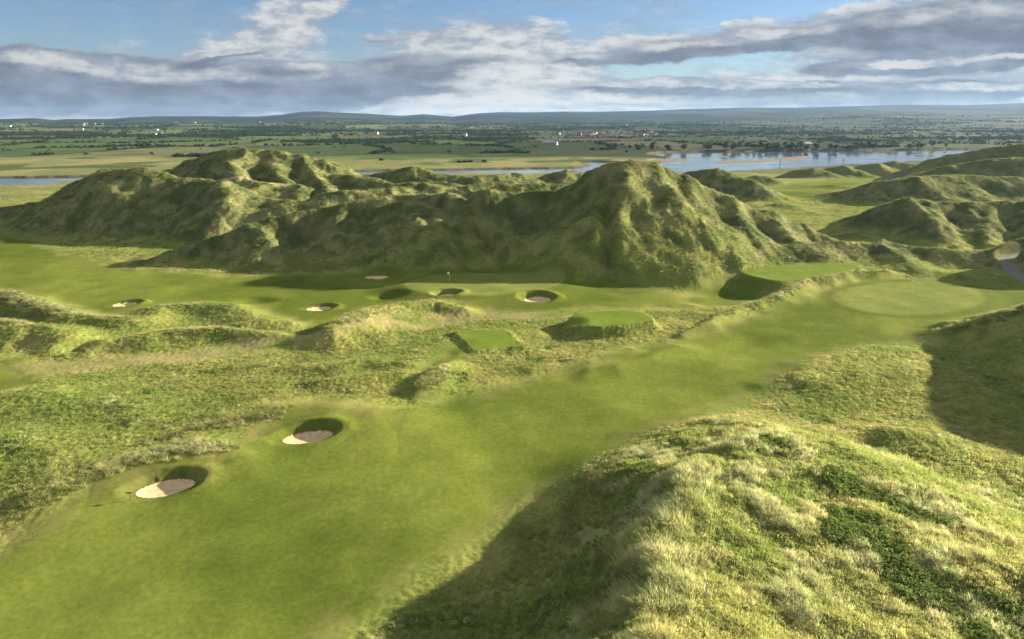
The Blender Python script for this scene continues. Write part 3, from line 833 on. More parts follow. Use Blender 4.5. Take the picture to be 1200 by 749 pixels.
def leafy(nl, rad, hgt, size, seed):
    g = np.random.default_rng(seed); V, T, C = [], [], []
    for b in range(nl):
        a = g.uniform(0, 2 * math.pi); q = rad * math.sqrt(g.uniform(0, 1))
        z = hgt * math.sqrt(max(0, 1 - (q / rad) ** 2)) * g.uniform(.45, 1.05)
        p = np.array((q * math.cos(a), q * math.sin(a), z))
        u = g.normal(size=3); u[2] *= .5; u /= np.linalg.norm(u); v = np.cross(u, g.normal(size=3)); v /= np.linalg.norm(v)
        s = size * g.uniform(.6, 1.3); o = len(V); k = g.uniform(.7, 1.3)
        V += [p - u * s, p + v * s * .45, p + u * s, p - v * s * .45]; C += [(k, k, k)] * 4
        T += [(o, o + 1, o + 2), (o, o + 2, o + 3)]
    return V, T, C


def crown_leaves(nl, rx, rz, z0, size, seed):
    """leaf clumps through the volume of an uneven crown"""
    g = np.random.default_rng(seed); V, T, C = [], [], []
    lobes = [(g.normal(size=3) * (rx * .45, rx * .45, rz * .35), g.uniform(.45, .75)) for _ in range(6)]
    for b in range(nl):
        lc, lr = lobes[g.integers(0, 6)]
        d = g.normal(size=3); d /= np.linalg.norm(d)
        p = lc + d * (rx * lr, rx * lr, rz * lr) * g.uniform(.6, 1.0) + np.array((0, 0, z0))
        u = g.normal(size=3); u /= np.linalg.norm(u); v = np.cross(u, g.normal(size=3)); v /= np.linalg.norm(v)
        s = size * g.uniform(.6, 1.3); o = len(V); k = g.uniform(.75, 1.25)
        V += [p - u * s, p + v * s, p + u * s, p - v * s]; C += [(k, k, k)] * 4
        T += [(o, o + 1, o + 2), (o, o + 2, o + 3)]
    return V, T, C


def tri_mesh(name, vtc, mat):
    V, T, C = vtc
    me = mesh_np(name, np.array(V), tris=np.array(T), smooth=False)
    a = me.attributes.new('blade', 'FLOAT_COLOR', 'POINT')
    a.data.foreach_set('color', np.concatenate([np.array(C), np.ones((len(C), 1))], 1).astype(np.float32).ravel())
    me.materials.append(mat)
    return me


def scatter(name, pts, rot, scl, tint, protos, label):
    """one stuff object: points that carry a clump each"""
    me = bpy.data.meshes.new(name); n = len(pts)
    me.vertices.add(n); me.vertices.foreach_set('co', pts.astype(np.float32).ravel())
    a = me.attributes.new('turn', 'FLOAT_VECTOR', 'POINT'); a.data.foreach_set('vector', rot.astype(np.float32).ravel())
    a = me.attributes.new('size', 'FLOAT_VECTOR', 'POINT'); a.data.foreach_set('vector', scl.astype(np.float32).ravel())
    a = me.attributes.new('tint', 'FLOAT_COLOR', 'POINT'); a.data.foreach_set('color', np.concatenate([tint, np.ones((n, 1))], 1).astype(np.float32).ravel())
    a = me.attributes.new('pick', 'INT', 'POINT'); a.data.foreach_set('value', rng.integers(0, len(protos), n).astype(np.int32))
    me.update()
    o = link(name, me)
    col = bpy.data.collections.new(name + '_kinds')
    for i, pm in enumerate(protos):
        col.objects.link(bpy.data.objects.new(name + '_clump', pm))
    ng = bpy.data.node_groups.new(name + '_nodes', 'GeometryNodeTree')
    ng.interface.new_socket('Geometry', in_out='INPUT', socket_type='NodeSocketGeometry')
    ng.interface.new_socket('Geometry', in_out='OUTPUT', socket_type='NodeSocketGeometry')
    gi, go = ng.nodes.new('NodeGroupInput'), ng.nodes.new('NodeGroupOutput')
    iop = ng.nodes.new('GeometryNodeInstanceOnPoints')
    ci = ng.nodes.new('GeometryNodeCollectionInfo'); ci.inputs['Collection'].default_value = col
    ci.inputs['Separate Children'].default_value = True; ci.inputs['Reset Children'].default_value = True
    Lk = ng.links.new

    def na(nm, ty):
        k = ng.nodes.new('GeometryNodeInputNamedAttribute'); k.data_type = ty; k.inputs['Name'].default_value = nm
        return next(s for s in k.outputs if s.enabled and s.name == 'Attribute')
    Lk(gi.outputs[0], iop.inputs['Points']); Lk(ci.outputs[0], iop.inputs['Instance'])
    iop.inputs['Pick Instance'].default_value = True
    Lk(na('pick', 'INT'), iop.inputs['Instance Index'])
    e2r = ng.nodes.new('FunctionNodeEulerToRotation'); Lk(na('turn', 'FLOAT_VECTOR'), e2r.inputs[0]); Lk(e2r.outputs[0], iop.inputs['Rotation'])
    Lk(na('size', 'FLOAT_VECTOR'), iop.inputs['Scale'])
    Lk(iop.outputs[0], go.inputs[0])
    md = o.modifiers.new('scatter', 'NODES'); md.node_group = ng
    tag(o, label, kind='stuff')
    return o


GRASS_MAT = grass_material('grass_blades', .5)
LEAF_MAT = grass_material('leaves', .3)
MARRAM = [tri_mesh('marram_clump', clump(36, .50, .34, .0095, .65, 200 + i, .34), GRASS_MAT) for i in range(4)]
SHORT = [tri_mesh('short_clump', clump(26, .24, .42, .014, .5, 300 + i, .2), GRASS_MAT) for i in range(4)]
HERB = [tri_mesh('herb_clump', leafy(46, .5, .45, .12, 400 + i), LEAF_MAT) for i in range(3)]


def spread_points(n, r0, r1, fall, tmax=47):
    u = rng.uniform(0, 1, n)
    k = 2 - fall                              # density per area ~ r^-fall
    r = (r0 ** k + u * (r1 ** k - r0 ** k)) ** (1 / k)
    t = np.radians(rng.uniform(-tmax, tmax, n))
    return r * np.sin(t), r * np.cos(t), r


def slope_ok(X, Y):
    return np.ones(X.shape, bool)


QUALITY = 1.0
TUFT_LINES = [  # crests that carry long pale marram
    [(815, 552, 5.0), (800, 565, 5.4), (806, 600, 6.2), (792, 632, 6.2), (772, 655, 6), (745, 665, 4.8), (776, 695, 6.6)], [(700, 655, 3), (740, 645, 4.6), (775, 640, 6)],
    [(58, 582, .5), (84, 564, 1.3), (130, 544, 1.7), (182, 528, 1.9), (228, 518, 2.1), (262, 524, 1.5)], [(250, 500, .8), (285, 486, 1.8), (335, 474, 2.2)],
    [(-20, 340, 3), (45, 357, 2.4), (90, 367, 1.8), (150, 375, 1.2)], [(0, 372, 3), (60, 382, 2.2)], [(200, 392, 1), (215, 386, 1.4), (260, 385, 1.4)], [(385, 384, 2.2), (410, 372, 2.8), (440, 362, 2.6)],
    [(850, 366, 1.2), (880, 356, 1.2), (915, 345, 1.6), (930, 334, 2)], [(1098, 392, .5), (1153, 375, 3.2), (1200, 363, 5.4)], [(500, 452, 1), (522, 430, 1.2)],
]


def grass_cover():
    X, Y, r = spread_points(int(620000 * QUALITY), 27, 640, 1.55)
    ex = []
    for q in TUFT_LINES:
        p = np.array([gz(*k)[:2] for k in q]); L_ = np.linalg.norm(np.diff(p, axis=0), axis=1)
        for a_, b_, l_ in zip(p[:-1], p[1:], L_):
            m_ = int(l_ * (26 if a_[1] < 95 else 12)); u_ = rng.uniform(0, 1, (m_, 1))
            ex.append(a_ + (b_ - a_) * u_ + rng.normal(0, .75, (m_, 2)) + .9 * np.stack([noise(a_[0] + l_ * u_[:, 0] * .4, u_[:, 0] * 3, 77)] * 2, 1))
    ex = np.concatenate(ex); nx = len(ex)
    X = np.concatenate([X, ex[:, 0]]); Y = np.concatenate([Y, ex[:, 1]]); r = np.sqrt(X * X + Y * Y)
    isx = np.arange(len(X)) >= len(X) - nx
    H, M = terrain(X, Y)
    M['rough'] = np.where(isx & (M['sand'] < .1) & (M['green'] < .1) & (M['tee'] < .1), np.maximum(M['rough'], .95), M['rough'])
    n1 = fbm(X, Y, 22, 4, 100); n2 = fbm(X, Y, 5, 4, 104); n3 = fbm(X, Y, 60, 3, 108); nb = fbm(X, Y, 9, 3, 150); nc = fbm(X, Y, 3.2, 2, 155)
    dune = M['dune']
    keep = rng.uniform(0, 1, len(X)) < np.clip(M['rough'] * 1.1, 0, 1) * np.where(r > 125, .5, np.where((X > 4) & (Y < 66), 1, .7)) * (1 - .82 * M['path']) * (1 - M['trail']) * (M['rd'] > 2.2) * (M['water'] < .2)
    # wispy sprouts at the edge of the rough
    keep |= isx & (M['rough'] > .9)
    X, Y, r, H, n1, n2, n3, nb, nc, dune, isx = [a[keep] for a in (X, Y, r, H, n1, n2, n3, nb, nc, dune, isx)]
    rough = M['rough'][keep]
    dn = dist_line(X, Y, [gz(*p)[:2] for p in [(1000, 640, 3.5), (1060, 680, 3.5), (1120, 730, 3), (1160, 760, 3)]])
    dn2 = dist_line(X, Y, [gz(*p)[:2] for p in [(985, 565, 4.5), (1050, 590, 4), (1110, 612, 3.5)]])
    herbm = np.maximum(sst(2.8, 1.2, dn + nb * 1.8 + nc), .8 * sst(1.8, .8, dn2 + nb * 1.2))
    herbm = np.maximum(herbm, sst(.7, .95, nb - .4 * n2 + .15) * (r < 110) * .35)
    tl = np.full(X.shape, 30.0)
    for q in TUFT_LINES:
        tl = np.minimum(tl, dist_line(X, Y, [gz(*p)[:2] for p in q]))
    near_dune = (X > 4) & (Y < 62)
    tall = np.where(r > 140, sst(-.2, .5, .6 * dune + .5 * nb), np.where(near_dune, sst(.15, .85, nb * .6 + nc * .7 + .2 * dune + .3 * n2), .5 * sst(.45, .8, nb + .3 * dune)))
    tall = np.maximum(tall, np.where(isx, 1.3, 0))
    u = rng.uniform(0, 1, len(X))
    is_h = u < herbm
    is_m = (~is_h) & (rng.uniform(0, 1, len(X)) < tall * .8)
    is_s = ~(is_h | is_m)
    v = rng.uniform(-1, 1, len(X))
    green = np.array((.185, .235, .062)); olive = np.array((.27, .28, .092)); straw = np.array((.42, .38, .17)); pale = np.array((.37, .39, .21)); dark = np.array((.12, .155, .045)); rust = np.array((.36, .25, .09))
    base = mix(green, olive, sst(-.5, .5, n1 + .4 * v)[:, None])
    base = mix(base, straw, (sst(.0, .9, n2 * .6 + .45 * n3 + .45 * v) * .6)[:, None])
    base = mix(base, dark, (.5 * sst(.4, .9, n1 * .8 - n2 * .5 + .2 * v))[:, None])
    base = mix(base, rust, (.35 * sst(.55, 1.0, nc + .4 * v))[:, None])
    base = mix(base, mix(np.array((.075, .095, .04)), np.array((.17, .17, .085)), sst(-.6, .6, n2 + .5 * v)[:, None]), (sst(125, 160, r) * dune)[:, None])
    fe = np.exp(-((M['fm'][keep] + 2.6) / 1.6) ** 2) * (Y < 130)
    base = mix(base, mix(rust, straw, .6), (.6 * fe * sst(-.5, .5, n2 + .4 * v))[:, None])
    mar = mix(olive, pale, sst(-.4, .6, nb + .5 * v + .2)[:, None])
    mar = mix(mar, straw, (sst(.2, .9, nc + .4 * v) * .45)[:, None])
    mar = mix(mar, mix(green, olive, .5), (sst(-.3, .4, -nc + .6 * rng.uniform(-1, 1, len(X))) * .75)[:, None])
    far = sst(110, 200, r)[:, None]
    mar = mix(mar, mix(np.array((.085, .112, .045)), np.array((.21, .222, .11)), sst(-.6, .6, n2 + .4 * v)[:, None]), far * .8)
    hb = mix(np.array((.11, .165, .04)), np.array((.19, .25, .06)), rng.uniform(0, 1, len(X))[:, None])
    bv = (rng.uniform(.72, 1.22, len(X)) * (1 + .25 * np.clip(fbm(X, Y, 1.5, 2, 180), -.8, .8)))[:, None]
    nb_ = np.where((X > 4) & (Y < 66), 1.3, 1.12)[:, None]
    base = base * nb_ * bv; mar = mar * nb_ * bv; hb = hb * bv
    base, mar, hb = soften(base, .10), soften(mar, .10), soften(hb, .10)
    grow = np.ones(X.shape)
    lodw = np.where(r < 120, np.clip(r / 60, 1, 1.6), np.clip(r / 100, 1.2, 3))
    lowf = np.where((X > 4) & (Y < 66), 1.0, .62) * np.where(tl < 2.2, 1.5, 1.0)
    lowf = np.where(r > 125, np.where(tl < 2.2, .8, .5), lowf)            # coarser, broader tufts far away
    for m_, nm, pr, tint, s0, lab in ((is_m, 'marram_grass', MARRAM, mar, 1.0, 'tall pale marram grass over the dune crests'), (is_s, 'rough_grass', SHORT, base, 1.0, 'mixed green and straw rough grass'), (is_h, 'leafy_undergrowth', HERB, hb, .8, 'low dark green leafy undergrowth between the grass')):
        k = m_.sum()
        rot = np.stack([rng.normal(0, .12, k), rng.normal(0, .12, k), rng.uniform(-1.0, 1.0, k) + (0 if nm == 'marram_grass' else 3 * rng.uniform(-1, 1, k))], 1)
        sv = s0 * rng.uniform(.65, 1.3, k) * (.35 + .75 * rough[m_])
        g_ = lowf[m_]
        sc = np.stack([sv * lodw[m_] * g_ ** .5, sv * lodw[m_] * g_ ** .5, sv * g_], 1)
        scatter(nm, np.stack([X[m_], Y[m_], H[m_] - .04], 1), rot, sc, tint[m_], pr, lab)
        print(nm, k)


grass_cover()


# ------------------------------------------------------------------ hedges and woods over the river (one mass)
TREE_MAT = grass_material('tree_leaves', .2)
TREES = [tri_mesh('tree_clump', crown_leaves(110, 3.4, 3.2, 3.6, .75, 500 + i), TREE_MAT) for i in range(4)]


def hedges():
    n = int(240000)
    u = rng.uniform(0, 1, n); r = 980 * (6500 / 980) ** u
    t = np.radians(rng.uniform(-44, 44, n)); X, Y = r * np.sin(t), r * np.cos(t)
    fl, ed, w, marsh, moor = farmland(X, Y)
    nz = fbm(X, Y, 130, 3, 75)
    keep = ((ed < 4) & (nz > -.3)) | ((w > .5) & (rng.uniform(0, 1, n) < .6)) | (rng.uniform(0, 1, n) < .0025)
    keep &= (marsh < .3) & (moor < .5) & (rng.uniform(0, 1, n) < .7)
    keep &= sdf_poly(X, Y, RIVER, 300) < -14
    X, Y, r = X[keep], Y[keep], r[keep]
    H, M = terrain(X, Y, fine=False)
    k = len(X); print('hedge trees', k)
    s = rng.uniform(.40, 1.0, k) * np.clip(r / 2200, .75, 1.25)
    sc = np.stack([s * 1.2, s * 1.2, s * rng.uniform(.7, 1.1, k)], 1)
    tint = mix(np.array((.026, .044, .024)), np.array((.045, .066, .034)), rng.uniform(0, 1, k)[:, None])
    scatter('hedgerow_trees', np.stack([X, Y, H - .3], 1), np.stack([np.zeros(k), np.zeros(k), rng.uniform(0, 6.28, k)], 1), sc, tint, TREES, 'dark hedgerows and woods between the far fields')


hedges()

# ------------------------------------------------------------------ things
def ground_hit(px, py, tmax=12000):
    """where the sight line meets the land"""
    a, b, c = ray(px, py)
    t = np.geomspace(30, tmax, 1500)
    h, _ = terrain(a * t, b * t, fine=False)
    below = np.where(CAM_H + c * t < h)[0]
    k = below[0] if len(below) else len(t) - 1
    t0, t1 = t[max(k - 1, 0)], t[k]
    tt = np.linspace(t0, t1, 40); hh, _ = terrain(a * tt, b * tt, fine=False)
    j = np.where(CAM_H + c * tt < hh)[0]; j = j[0] if len(j) else 39
    return a * tt[j], b * tt[j], float(hh[j])


def z_at(x, y):
    return float(terrain(np.array([x]), np.array([y]))[0][0])


M_WHITE = plain_material('white_paint', (.78, .76, .72), .6, .06)
M_TOWER = plain_material('grey_tower_paint', (.34, .35, .36), .6, .05)
M_RENDER = plain_material('white_render', (.38, .375, .35), .85, .10, .6)
M_BUFF = plain_material('buff_render', (.46, .40, .31), .85, .12, .6)
M_SLATE = plain_material('slate_roof', (.10, .105, .12), .7, .2, 1.0)
M_RED = plain_material('red_tile_roof', (.13, .085, .07), .8, .2, 1.0)
M_TIN = plain_material('tin_sheet', (.22, .235, .25), .5, .15, .5)
M_BRICK = plain_material('brick_wall', (.26, .15, .11), .85, .2, 1.5)
M_WOOD = plain_material('weathered_wood', (.42, .39, .33), .85, .2, 6)
M_DARK = plain_material('dark_metal', (.035, .035, .032), .6, .2, 8)
M_POLE = plain_material('yellow_pole', (.75, .62, .10), .5, .08, 4)
M_CLOTH = plain_material('white_flag_cloth', (.85, .84, .78), .8, .06, 4)
M_BARK = plain_material('bark', (.10, .08, .06), .9, .25, 3)
M_GREENP = plain_material('green_paint', (.05, .16, .08), .6, .15, 2)
M_REDP = plain_material('red_paint', (.35, .05, .04), .6, .15, 2)


def pm(parts_, name, mat, parent):
    return link(name, prim(*join(*parts_), name), mat, parent)


# flagsticks
def flagstick(px, py, label):
    x, y, z = ground_hit(px, py); z = z_at(x, y)
    t = empty('flagstick', (x, y, z)); tag(t, label, 'flagstick')
    pm([tube([(0, 0, -.1), (0, 0, 1.2), (0, 0, 2.3)], [.014, .013, .012], 8)], 'pole', M_POLE, t)
    V, Fc = [], []
    for i in range(9):
        u = i / 8
        for k in range(5):
            w = k / 4
            for s in (-1, 1):
                V.append((-.02 - .46 * u, .06 * math.sin(5 * u + .8 * w) * u + s * .004, 2.28 - .36 * w - .10 * u * u))
    idx = lambda i, k, s: (i * 5 + k) * 2 + s
    for i in range(8):
        for k in range(4):
            for s in (0, 1):
                q = (idx(i, k, s), idx(i + 1, k, s), idx(i + 1, k + 1, s), idx(i, k + 1, s)); Fc.append(q if s else q[::-1])
    for i in range(8):
        Fc += [(idx(i, 0, 0), idx(i, 0, 1), idx(i + 1, 0, 1), idx(i + 1, 0, 0)), (idx(i, 4, 0), idx(i + 1, 4, 0), idx(i + 1, 4, 1), idx(i, 4, 1))]
    for k in range(4):
        Fc += [(idx(8, k, 0), idx(8, k, 1), idx(8, k + 1, 1), idx(8, k + 1, 0)), (idx(0, k, 0), idx(0, k + 1, 0), idx(0, k + 1, 1), idx(0, k, 1))]
    link('flag', prim(V, Fc, 'flag', True), M_CLOTH, t)
    pm([tube([(0, 0, -.12), (0, 0, .015)], [.054, .054], 12)], 'cup', M_WHITE, t)


flagstick(1069, 341, 'flagstick with white flag on the round green at the end of the main fairway')
flagstick(527, 331, 'flagstick with white flag on the back green below the dark dune ridge')

# rake beside the nearest bunker
x, y, z = ground_hit(153, 586); z = z_at(x, y)
t = empty('bunker_rake', (x, y, z)); tag(t, 'dark rake standing upright beside the nearest sand bunker', 'rake')
pm([tube([(0, 0, -.15), (.01, 0, .4), (-.02, 0, .78)], [.032, .03, .03], 8)], 'handle', M_DARK, t)
pm([boxv(-.02, 0, .80, .56, .07, .09)], 'head', M_DARK, t)
pm([tube([(-.24 + i * .055, 0, .83), (-.24 + i * .055, .01, .92)], [.008, .005], 5) for i in range(9)], 'tines', M_DARK, t)

# marker posts
x, y, z = gz(826, 711, 6.0); z = z_at(x, y)
t = empty('marker_post', (x, y, z)); tag(t, 'pale weathered wooden post in the marram grass of the near dune', 'post')
pm([boxv(0, 0, .52, .10, .08, 1.25)], 'stake', M_WOOD, t); pm([tube([(0, 0, 1.145), (0, 0, 1.19)], [.062, .02], 4)], 'cap', M_WOOD, t)
x, y, z = ground_hit(40, 632); z = z_at(x, y)
t = empty('marker_post', (x, y, z)); tag(t, 'thin dark post at the left edge of the fairway casting a long shadow', 'post')
pm([tube([(0, 0, -.1), (0, 0, .78)], [.035, .03], 8)], 'stake', M_DARK, t); pm([tube([(0, 0, .782), (0, 0, .86)], [.04, .03], 8)], 'cap', M_GREENP, t)

# navigation beacons in the river
def beacon(px, py, hgt, lab, paint):
    x, y, z = gz(px, py, WATER_Z)
    t = empty('channel_beacon', (x, y, WATER_Z)); tag(t, lab, 'beacon', 'channel beacons in the river')
    pm([tube([(0, 0, -1.5), (0, 0, hgt * .8)], [.32, .26], 8)], 'pile', M_DARK, t)
    pm([tube([(0, 0, hgt * .5), (0, 0, hgt * .56)], [.9, .9], 8)], 'platform', M_DARK, t)
    pm([tube([(0, 0, hgt * .802), (0, 0, hgt)], [.75, .75 if paint is M_REDP else .08], 8)], 'topmark', paint, t)


beacon(914, 192.5, 5.5, 'dark channel beacon beside the brown sandbank', M_GREENP)
beacon(972, 188, 4.8, 'channel beacon in open water, nearest the small river dunes', M_GREENP)
beacon(975, 179.6, 6.5, 'channel beacon close to the far shore above the sandbank tip', M_REDP)
beacon(988, 191.5, 6.0, 'tall channel beacon rising behind a small dune', M_GREENP)
beacon(1014, 179.2, 6.0, 'channel beacon close to the far shore, further right than the rest', M_REDP)


# houses
def house_proto(L, W, H, wallm, roofm, chim):
    t = empty('house', (0, 0, 0))
    a, b = L / 2, W / 2; rh = W * .36
    V = [(-a, -b, -1.5), (a, -b, -1.5), (a, b, -1.5), (-a, b, -1.5), (-a, -b, H), (a, -b, H), (a, b, H), (-a, b, H), (-a, 0, H + rh), (a, 0, H + rh)]
    Fc = [(3, 2, 1, 0), (0, 1, 5, 4), (2, 3, 7, 6), (1, 2, 6, 9, 5), (3, 0, 4, 8, 7), (4, 5, 9, 8), (6, 7, 8, 9)]
    link('wall', prim(V, Fc), wallm, t)
    e = .45; th_ = .22
    rv, rfc = [], []
    for s in (-1, 1):
        o = len(rv); lo = H - e * rh / b
        for dz in (.03, .03 + th_):
            rv += [(-a - e, s * (b + e), lo + dz), (a + e, s * (b + e), lo + dz), (a + e, s * .01, H + rh + dz), (-a - e, s * .01, H + rh + dz)]
        rfc += [tuple(o + i for i in q) for q in ((0, 1, 2, 3), (7, 6, 5, 4), (0, 4, 5, 1), (1, 5, 6, 2), (2, 6, 7, 3), (3, 7, 4, 0))]
    rf = link('roof', prim(rv, rfc), roofm, t)
    if chim:
        pm([boxv(-a + .7, 0, H + rh + .6, .7, .9, 1.8)], 'chimney', wallm, rf)
    wm = M_SLATE
    for i in range(3):
        pm([boxv(-a + L * (i + .5) / 3, -b - .02, H * .55, 1.1, .06, 1.2)], 'window', wm, t)
    pm([boxv(L * .04, -b - .03, .7, 1.0, .06, 2.1)], 'door', M_DARK, t)
    return t


protos = {}
def place_house(px, py, kind, lab, group, rz, big=1.0):
    specs = {'white': (13, 7.5, 5.2, M_RENDER, M_SLATE, True), 'buff': (12, 7.5, 5.4, M_BUFF, M_SLATE, True), 'brick': (12, 8, 5.4, M_BRICK, M_RED, True), 'barn': (26, 13, 5.5, M_TIN, M_TIN, False), 'long': (22, 8, 4.6, M_RENDER, M_SLATE, True)}
    x, y, z = ground_hit(px, py)
    if kind not in protos:
        o = house_proto(*specs[kind]); protos[kind] = o; o.location = (x, y, z); o.rotation_euler.z = rz; o.scale = (big,) * 3
    else:
        o = copy_thing(protos[kind], (x, y, z), rz, big)
    o.name = 'barn' if kind == 'barn' else 'house'
    tag(o, lab, 'barn' if kind == 'barn' else 'house', group)


HOUSES = [
    (11.5, 148.6, 'white', 'white gabled house in the fields at the far left edge', None, 1.0),
    (96, 146.8, 'long', 'long white building on the left skyline, brightest of its cluster', None, 1.2), (100, 145.8, 'barn', 'tall pale shed behind the long white skyline building', None, 1.1),
    (111, 145.6, 'white', 'white house on the left skyline between the shed and the end house', None, 1.1), (119.5, 145.6, 'white', 'white house at the end of the left skyline cluster', None, 1.1),
    (96, 152.4, 'white', 'small white cottage in the fields below the skyline cluster', None, 1.0),
    (182.5, 153.6, 'barn', 'pale barn on the rise above the left woods', None, .9), (181, 158.6, 'white', 'white farmhouse by the left woods, nearest the river', None, .9), (188, 158, 'buff', 'buff farmhouse beside the white one by the left woods', None, .9),
    (206.5, 144, 'long', 'long white house at the left end of the pale field', None, 1.2), (228, 144.4, 'barn', 'grey shed on the hillside behind the dome dune', None, 1.0),
    (304.5, 143.8, 'white', 'lone white house on the hillside above the dome dune', None, 1.1),
    (441, 157.4, 'white', 'tall white house among dark trees over the central marsh', None, 1.1), (428, 160.6, 'long', 'long pale building left of the tall white house', None, 1.0), (434, 161.2, 'buff', 'buff cottage below the tall white house among trees', None, 1.0),
    (544.5, 159.6, 'white', 'white cottage at the end of the long pale field', None, 1.0), (553, 150.4, 'long', 'long white building under the rounded blue hill', None, 1.0), (575, 151, 'white', 'white house in woods under the rounded blue hill', None, 1.0), (586, 149, 'white', 'small white house right of the woods under the blue hill', None, .9),
    (642, 170, 'barn', 'pale farm shed in the dark fields below the town', None, .8), (647.5, 170, 'barn', 'second pale farm shed next to the field shed below the town', None, .7),
    (732, 147.6, 'long', 'long white building on the slope above the town', None, 1.1), (747, 143.4, 'barn', 'wide pale shed high on the slope above the town', None, 1.2),
    (932, 155.6, 'white', 'white farmhouse among trees over the estuary, centre of its cluster', None, 1.1), (936, 156.6, 'white', 'white outhouse at the edge of the estuary farm cluster', None, .9), (925, 155.2, 'buff', 'buff house in trees left of the estuary farmhouse', None, 1.0),
    (973, 156.2, 'white', 'white house at the dark wood on the far bank', None, 1.1), (1000.5, 155.8, 'long', 'bright long house beyond the dark wood on the far bank', None, 1.3),
    (1004, 160, 'buff', 'buff cottage beside the bright green riverside field', None, 1.0), (1071, 156.6, 'white', 'white house by hedges right of the bright green field', None, 1.1), (1117, 157.6, 'white', 'white house near the right woods over the estuary', None, 1.0),
    (1150, 149.6, 'white', 'white house in the wooded village on the right slope', None, 1.2), (1158, 150, 'buff', 'buff house in the wooded village on the right slope', None, 1.2), (1164, 149.4, 'brick', 'brick house in the wooded village on the right slope', None, 1.1),
    (1195, 159.4, 'long', 'pale long house at the far right edge by the dunes', None, 1.1),
    (846, 169.4, 'buff', 'buff cottage in the trees on the far shore, left of the others', None, .7), (924, 172.6, 'white', 'white cottage on the far shore beside tree clumps', None, .7), (958, 172, 'buff', 'buff cottage right of the white one on the far shore', None, .7), (946, 170.6, 'barn', 'grey shed in trees on the far shore', None, .6),
]
random.seed(11)
for px, py, kind, lab, grp, big in HOUSES:
    place_house(px, py, kind, lab, grp, random.uniform(-.5, .5), big)
for i in range(44):
    px = 652 + 118 * random.random(); py = 156.2 + 4.6 * random.random()
    kind = random.choice(['white', 'buff', 'buff', 'brick', 'white', 'brick'])
    word = {'white': 'white walled house with slate roof', 'buff': 'buff walled house with slate roof', 'brick': 'brick house with red tiled roof'}[kind]
    place_house(px, py, kind, word + ' in the town across the river', 'houses of the town across the river', random.uniform(-.6, .6), random.uniform(.8, 1.15))

# trees one can tell apart: along the far shore and in the marsh
SOLO_MAT = bpy.data.materials.new('shore_leaves'); SOLO_MAT.use_nodes = True
_nt = SOLO_MAT.node_tree; _b = _nt.nodes['Principled BSDF']; _b.inputs['Roughness'].default_value = .8
_at = N(_nt, 'ShaderNodeAttribute', attribute_name='blade'); _mm = N(_nt, 'ShaderNodeMix', data_type='RGBA', blend_type='MULTIPLY'); _mm.inputs[0].default_value = 1; _mm.inputs[7].default_value = (.034, .052, .020, 1)
_nt.links.new(_at.outputs['Color'], _mm.inputs[6]); _nt.links.new(_mm.outputs[2], _b.inputs['Base Color'])


def tree_proto(seed, rx, rz, z0):
    t = empty('tree', (0, 0, 0))
    link('crown', tri_mesh('crown', crown_leaves(420, rx, rz, z0, rx * .16, seed), SOLO_MAT), None, t)
    g = random.Random(seed)
    limbs = [tube([(0, 0, -.5), (.1, 0, z0 * .5), (.05, .1, z0)], [.38, .28, .15], 7)]
    for k in range(5):
        a = k * 1.26 + g.random(); limbs.append(tube([(0, 0, z0 * .45), (math.cos(a) * rx * .3, math.sin(a) * rx * .3, z0 * .8), (math.cos(a) * rx * .6, math.sin(a) * rx * .6, z0 + rz * .2)], [.16, .11, .05], 5))
    pm(limbs, 'trunk', M_BARK, t)
    return t


TP = [tree_proto(901, 4.0, 3.8, 5.2), tree_proto(902, 5.0, 3.4, 4.6), tree_proto(903, 3.2, 4.6, 5.6)]
random.seed(5)
spots = []
for x0, x1, y0, y1, n in ((830, 930, 171.5, 175.5, 34), (930, 1010, 172.5, 175.5, 14), (1000, 1110, 171.5, 174, 10), (700, 830, 172, 176.5, 16)):
    for i in range(n):
        spots.append((x0 + (x1 - x0) * random.random(), y0 + (y1 - y0) * random.random()))
for i, (px, py) in enumerate(spots):
    x, y, z = ground_hit(px, py)
    k = i % 3
    o = TP[k] if i < 3 else copy_thing(TP[k], (x, y, z), random.uniform(0, 6), 1)
    s = random.uniform(.55, 1.05); o.location = (x, y, z); o.scale = (s * 1.2, s * 1.2, s)
    tag(o, 'dark bushy tree in the loose row along the far river shore', 'tree', 'trees along the far river shore')
for px, py, lab in ((538, 190.8, 'dark bush on the yellow marsh, leftmost of a short row'), (545, 190.6, 'dark bush on the yellow marsh, second of the short row'), (551, 190.4, 'small dark bush at the end of the short marsh row'), (567, 190, 'wide dark bush standing alone on the yellow marsh'), (447, 188.2, 'dark bush at the upper edge of the marsh above the ridge')):
    x, y, z = ground_hit(px, py)
    o = copy_thing(TP[1], (x, y, z - .6), random.uniform(0, 6), .5); o.scale = (.8, .8, .42); o.name = 'bush'
    tag(o, lab, 'bush', 'bushes on the marsh')

# wind turbines on the far ridge
def turbine(px, dist, lab, turn):
    a, b, c = ray(px, 137.5); x, y = a / b * dist, dist
    z = float(plain_h(np.array([x]), np.array([y]))[0]) - 2
    t = empty('wind_turbine', (x, y, z)); tag(t, lab, 'wind turbine')
    pm([tube([(0, 0, 0), (0, 0, 60)], [1.3, .8], 10)], 'tower', M_TOWER, t)
    nc = pm([boxv(0, 1.0, 61.5, 3, 7, 3)], 'nacelle', M_TOWER, t)
    pm([tube([(0, -2.6, 61.5), (0, -4.2, 61.5)], [1.3, .5], 10)], 'hub', M_TOWER, nc)
    for k in range(3):
        an = turn + k * 2.094
        pm([tube([(0, -3.4, 61.5), (math.sin(an) * 9, -3.4, 61.5 + math.cos(an) * 9), (math.sin(an) * 32, -3.4, 61.5 + math.cos(an) * 32)], [.4, .7, .2], 6)], 'blade', M_TOWER, t)


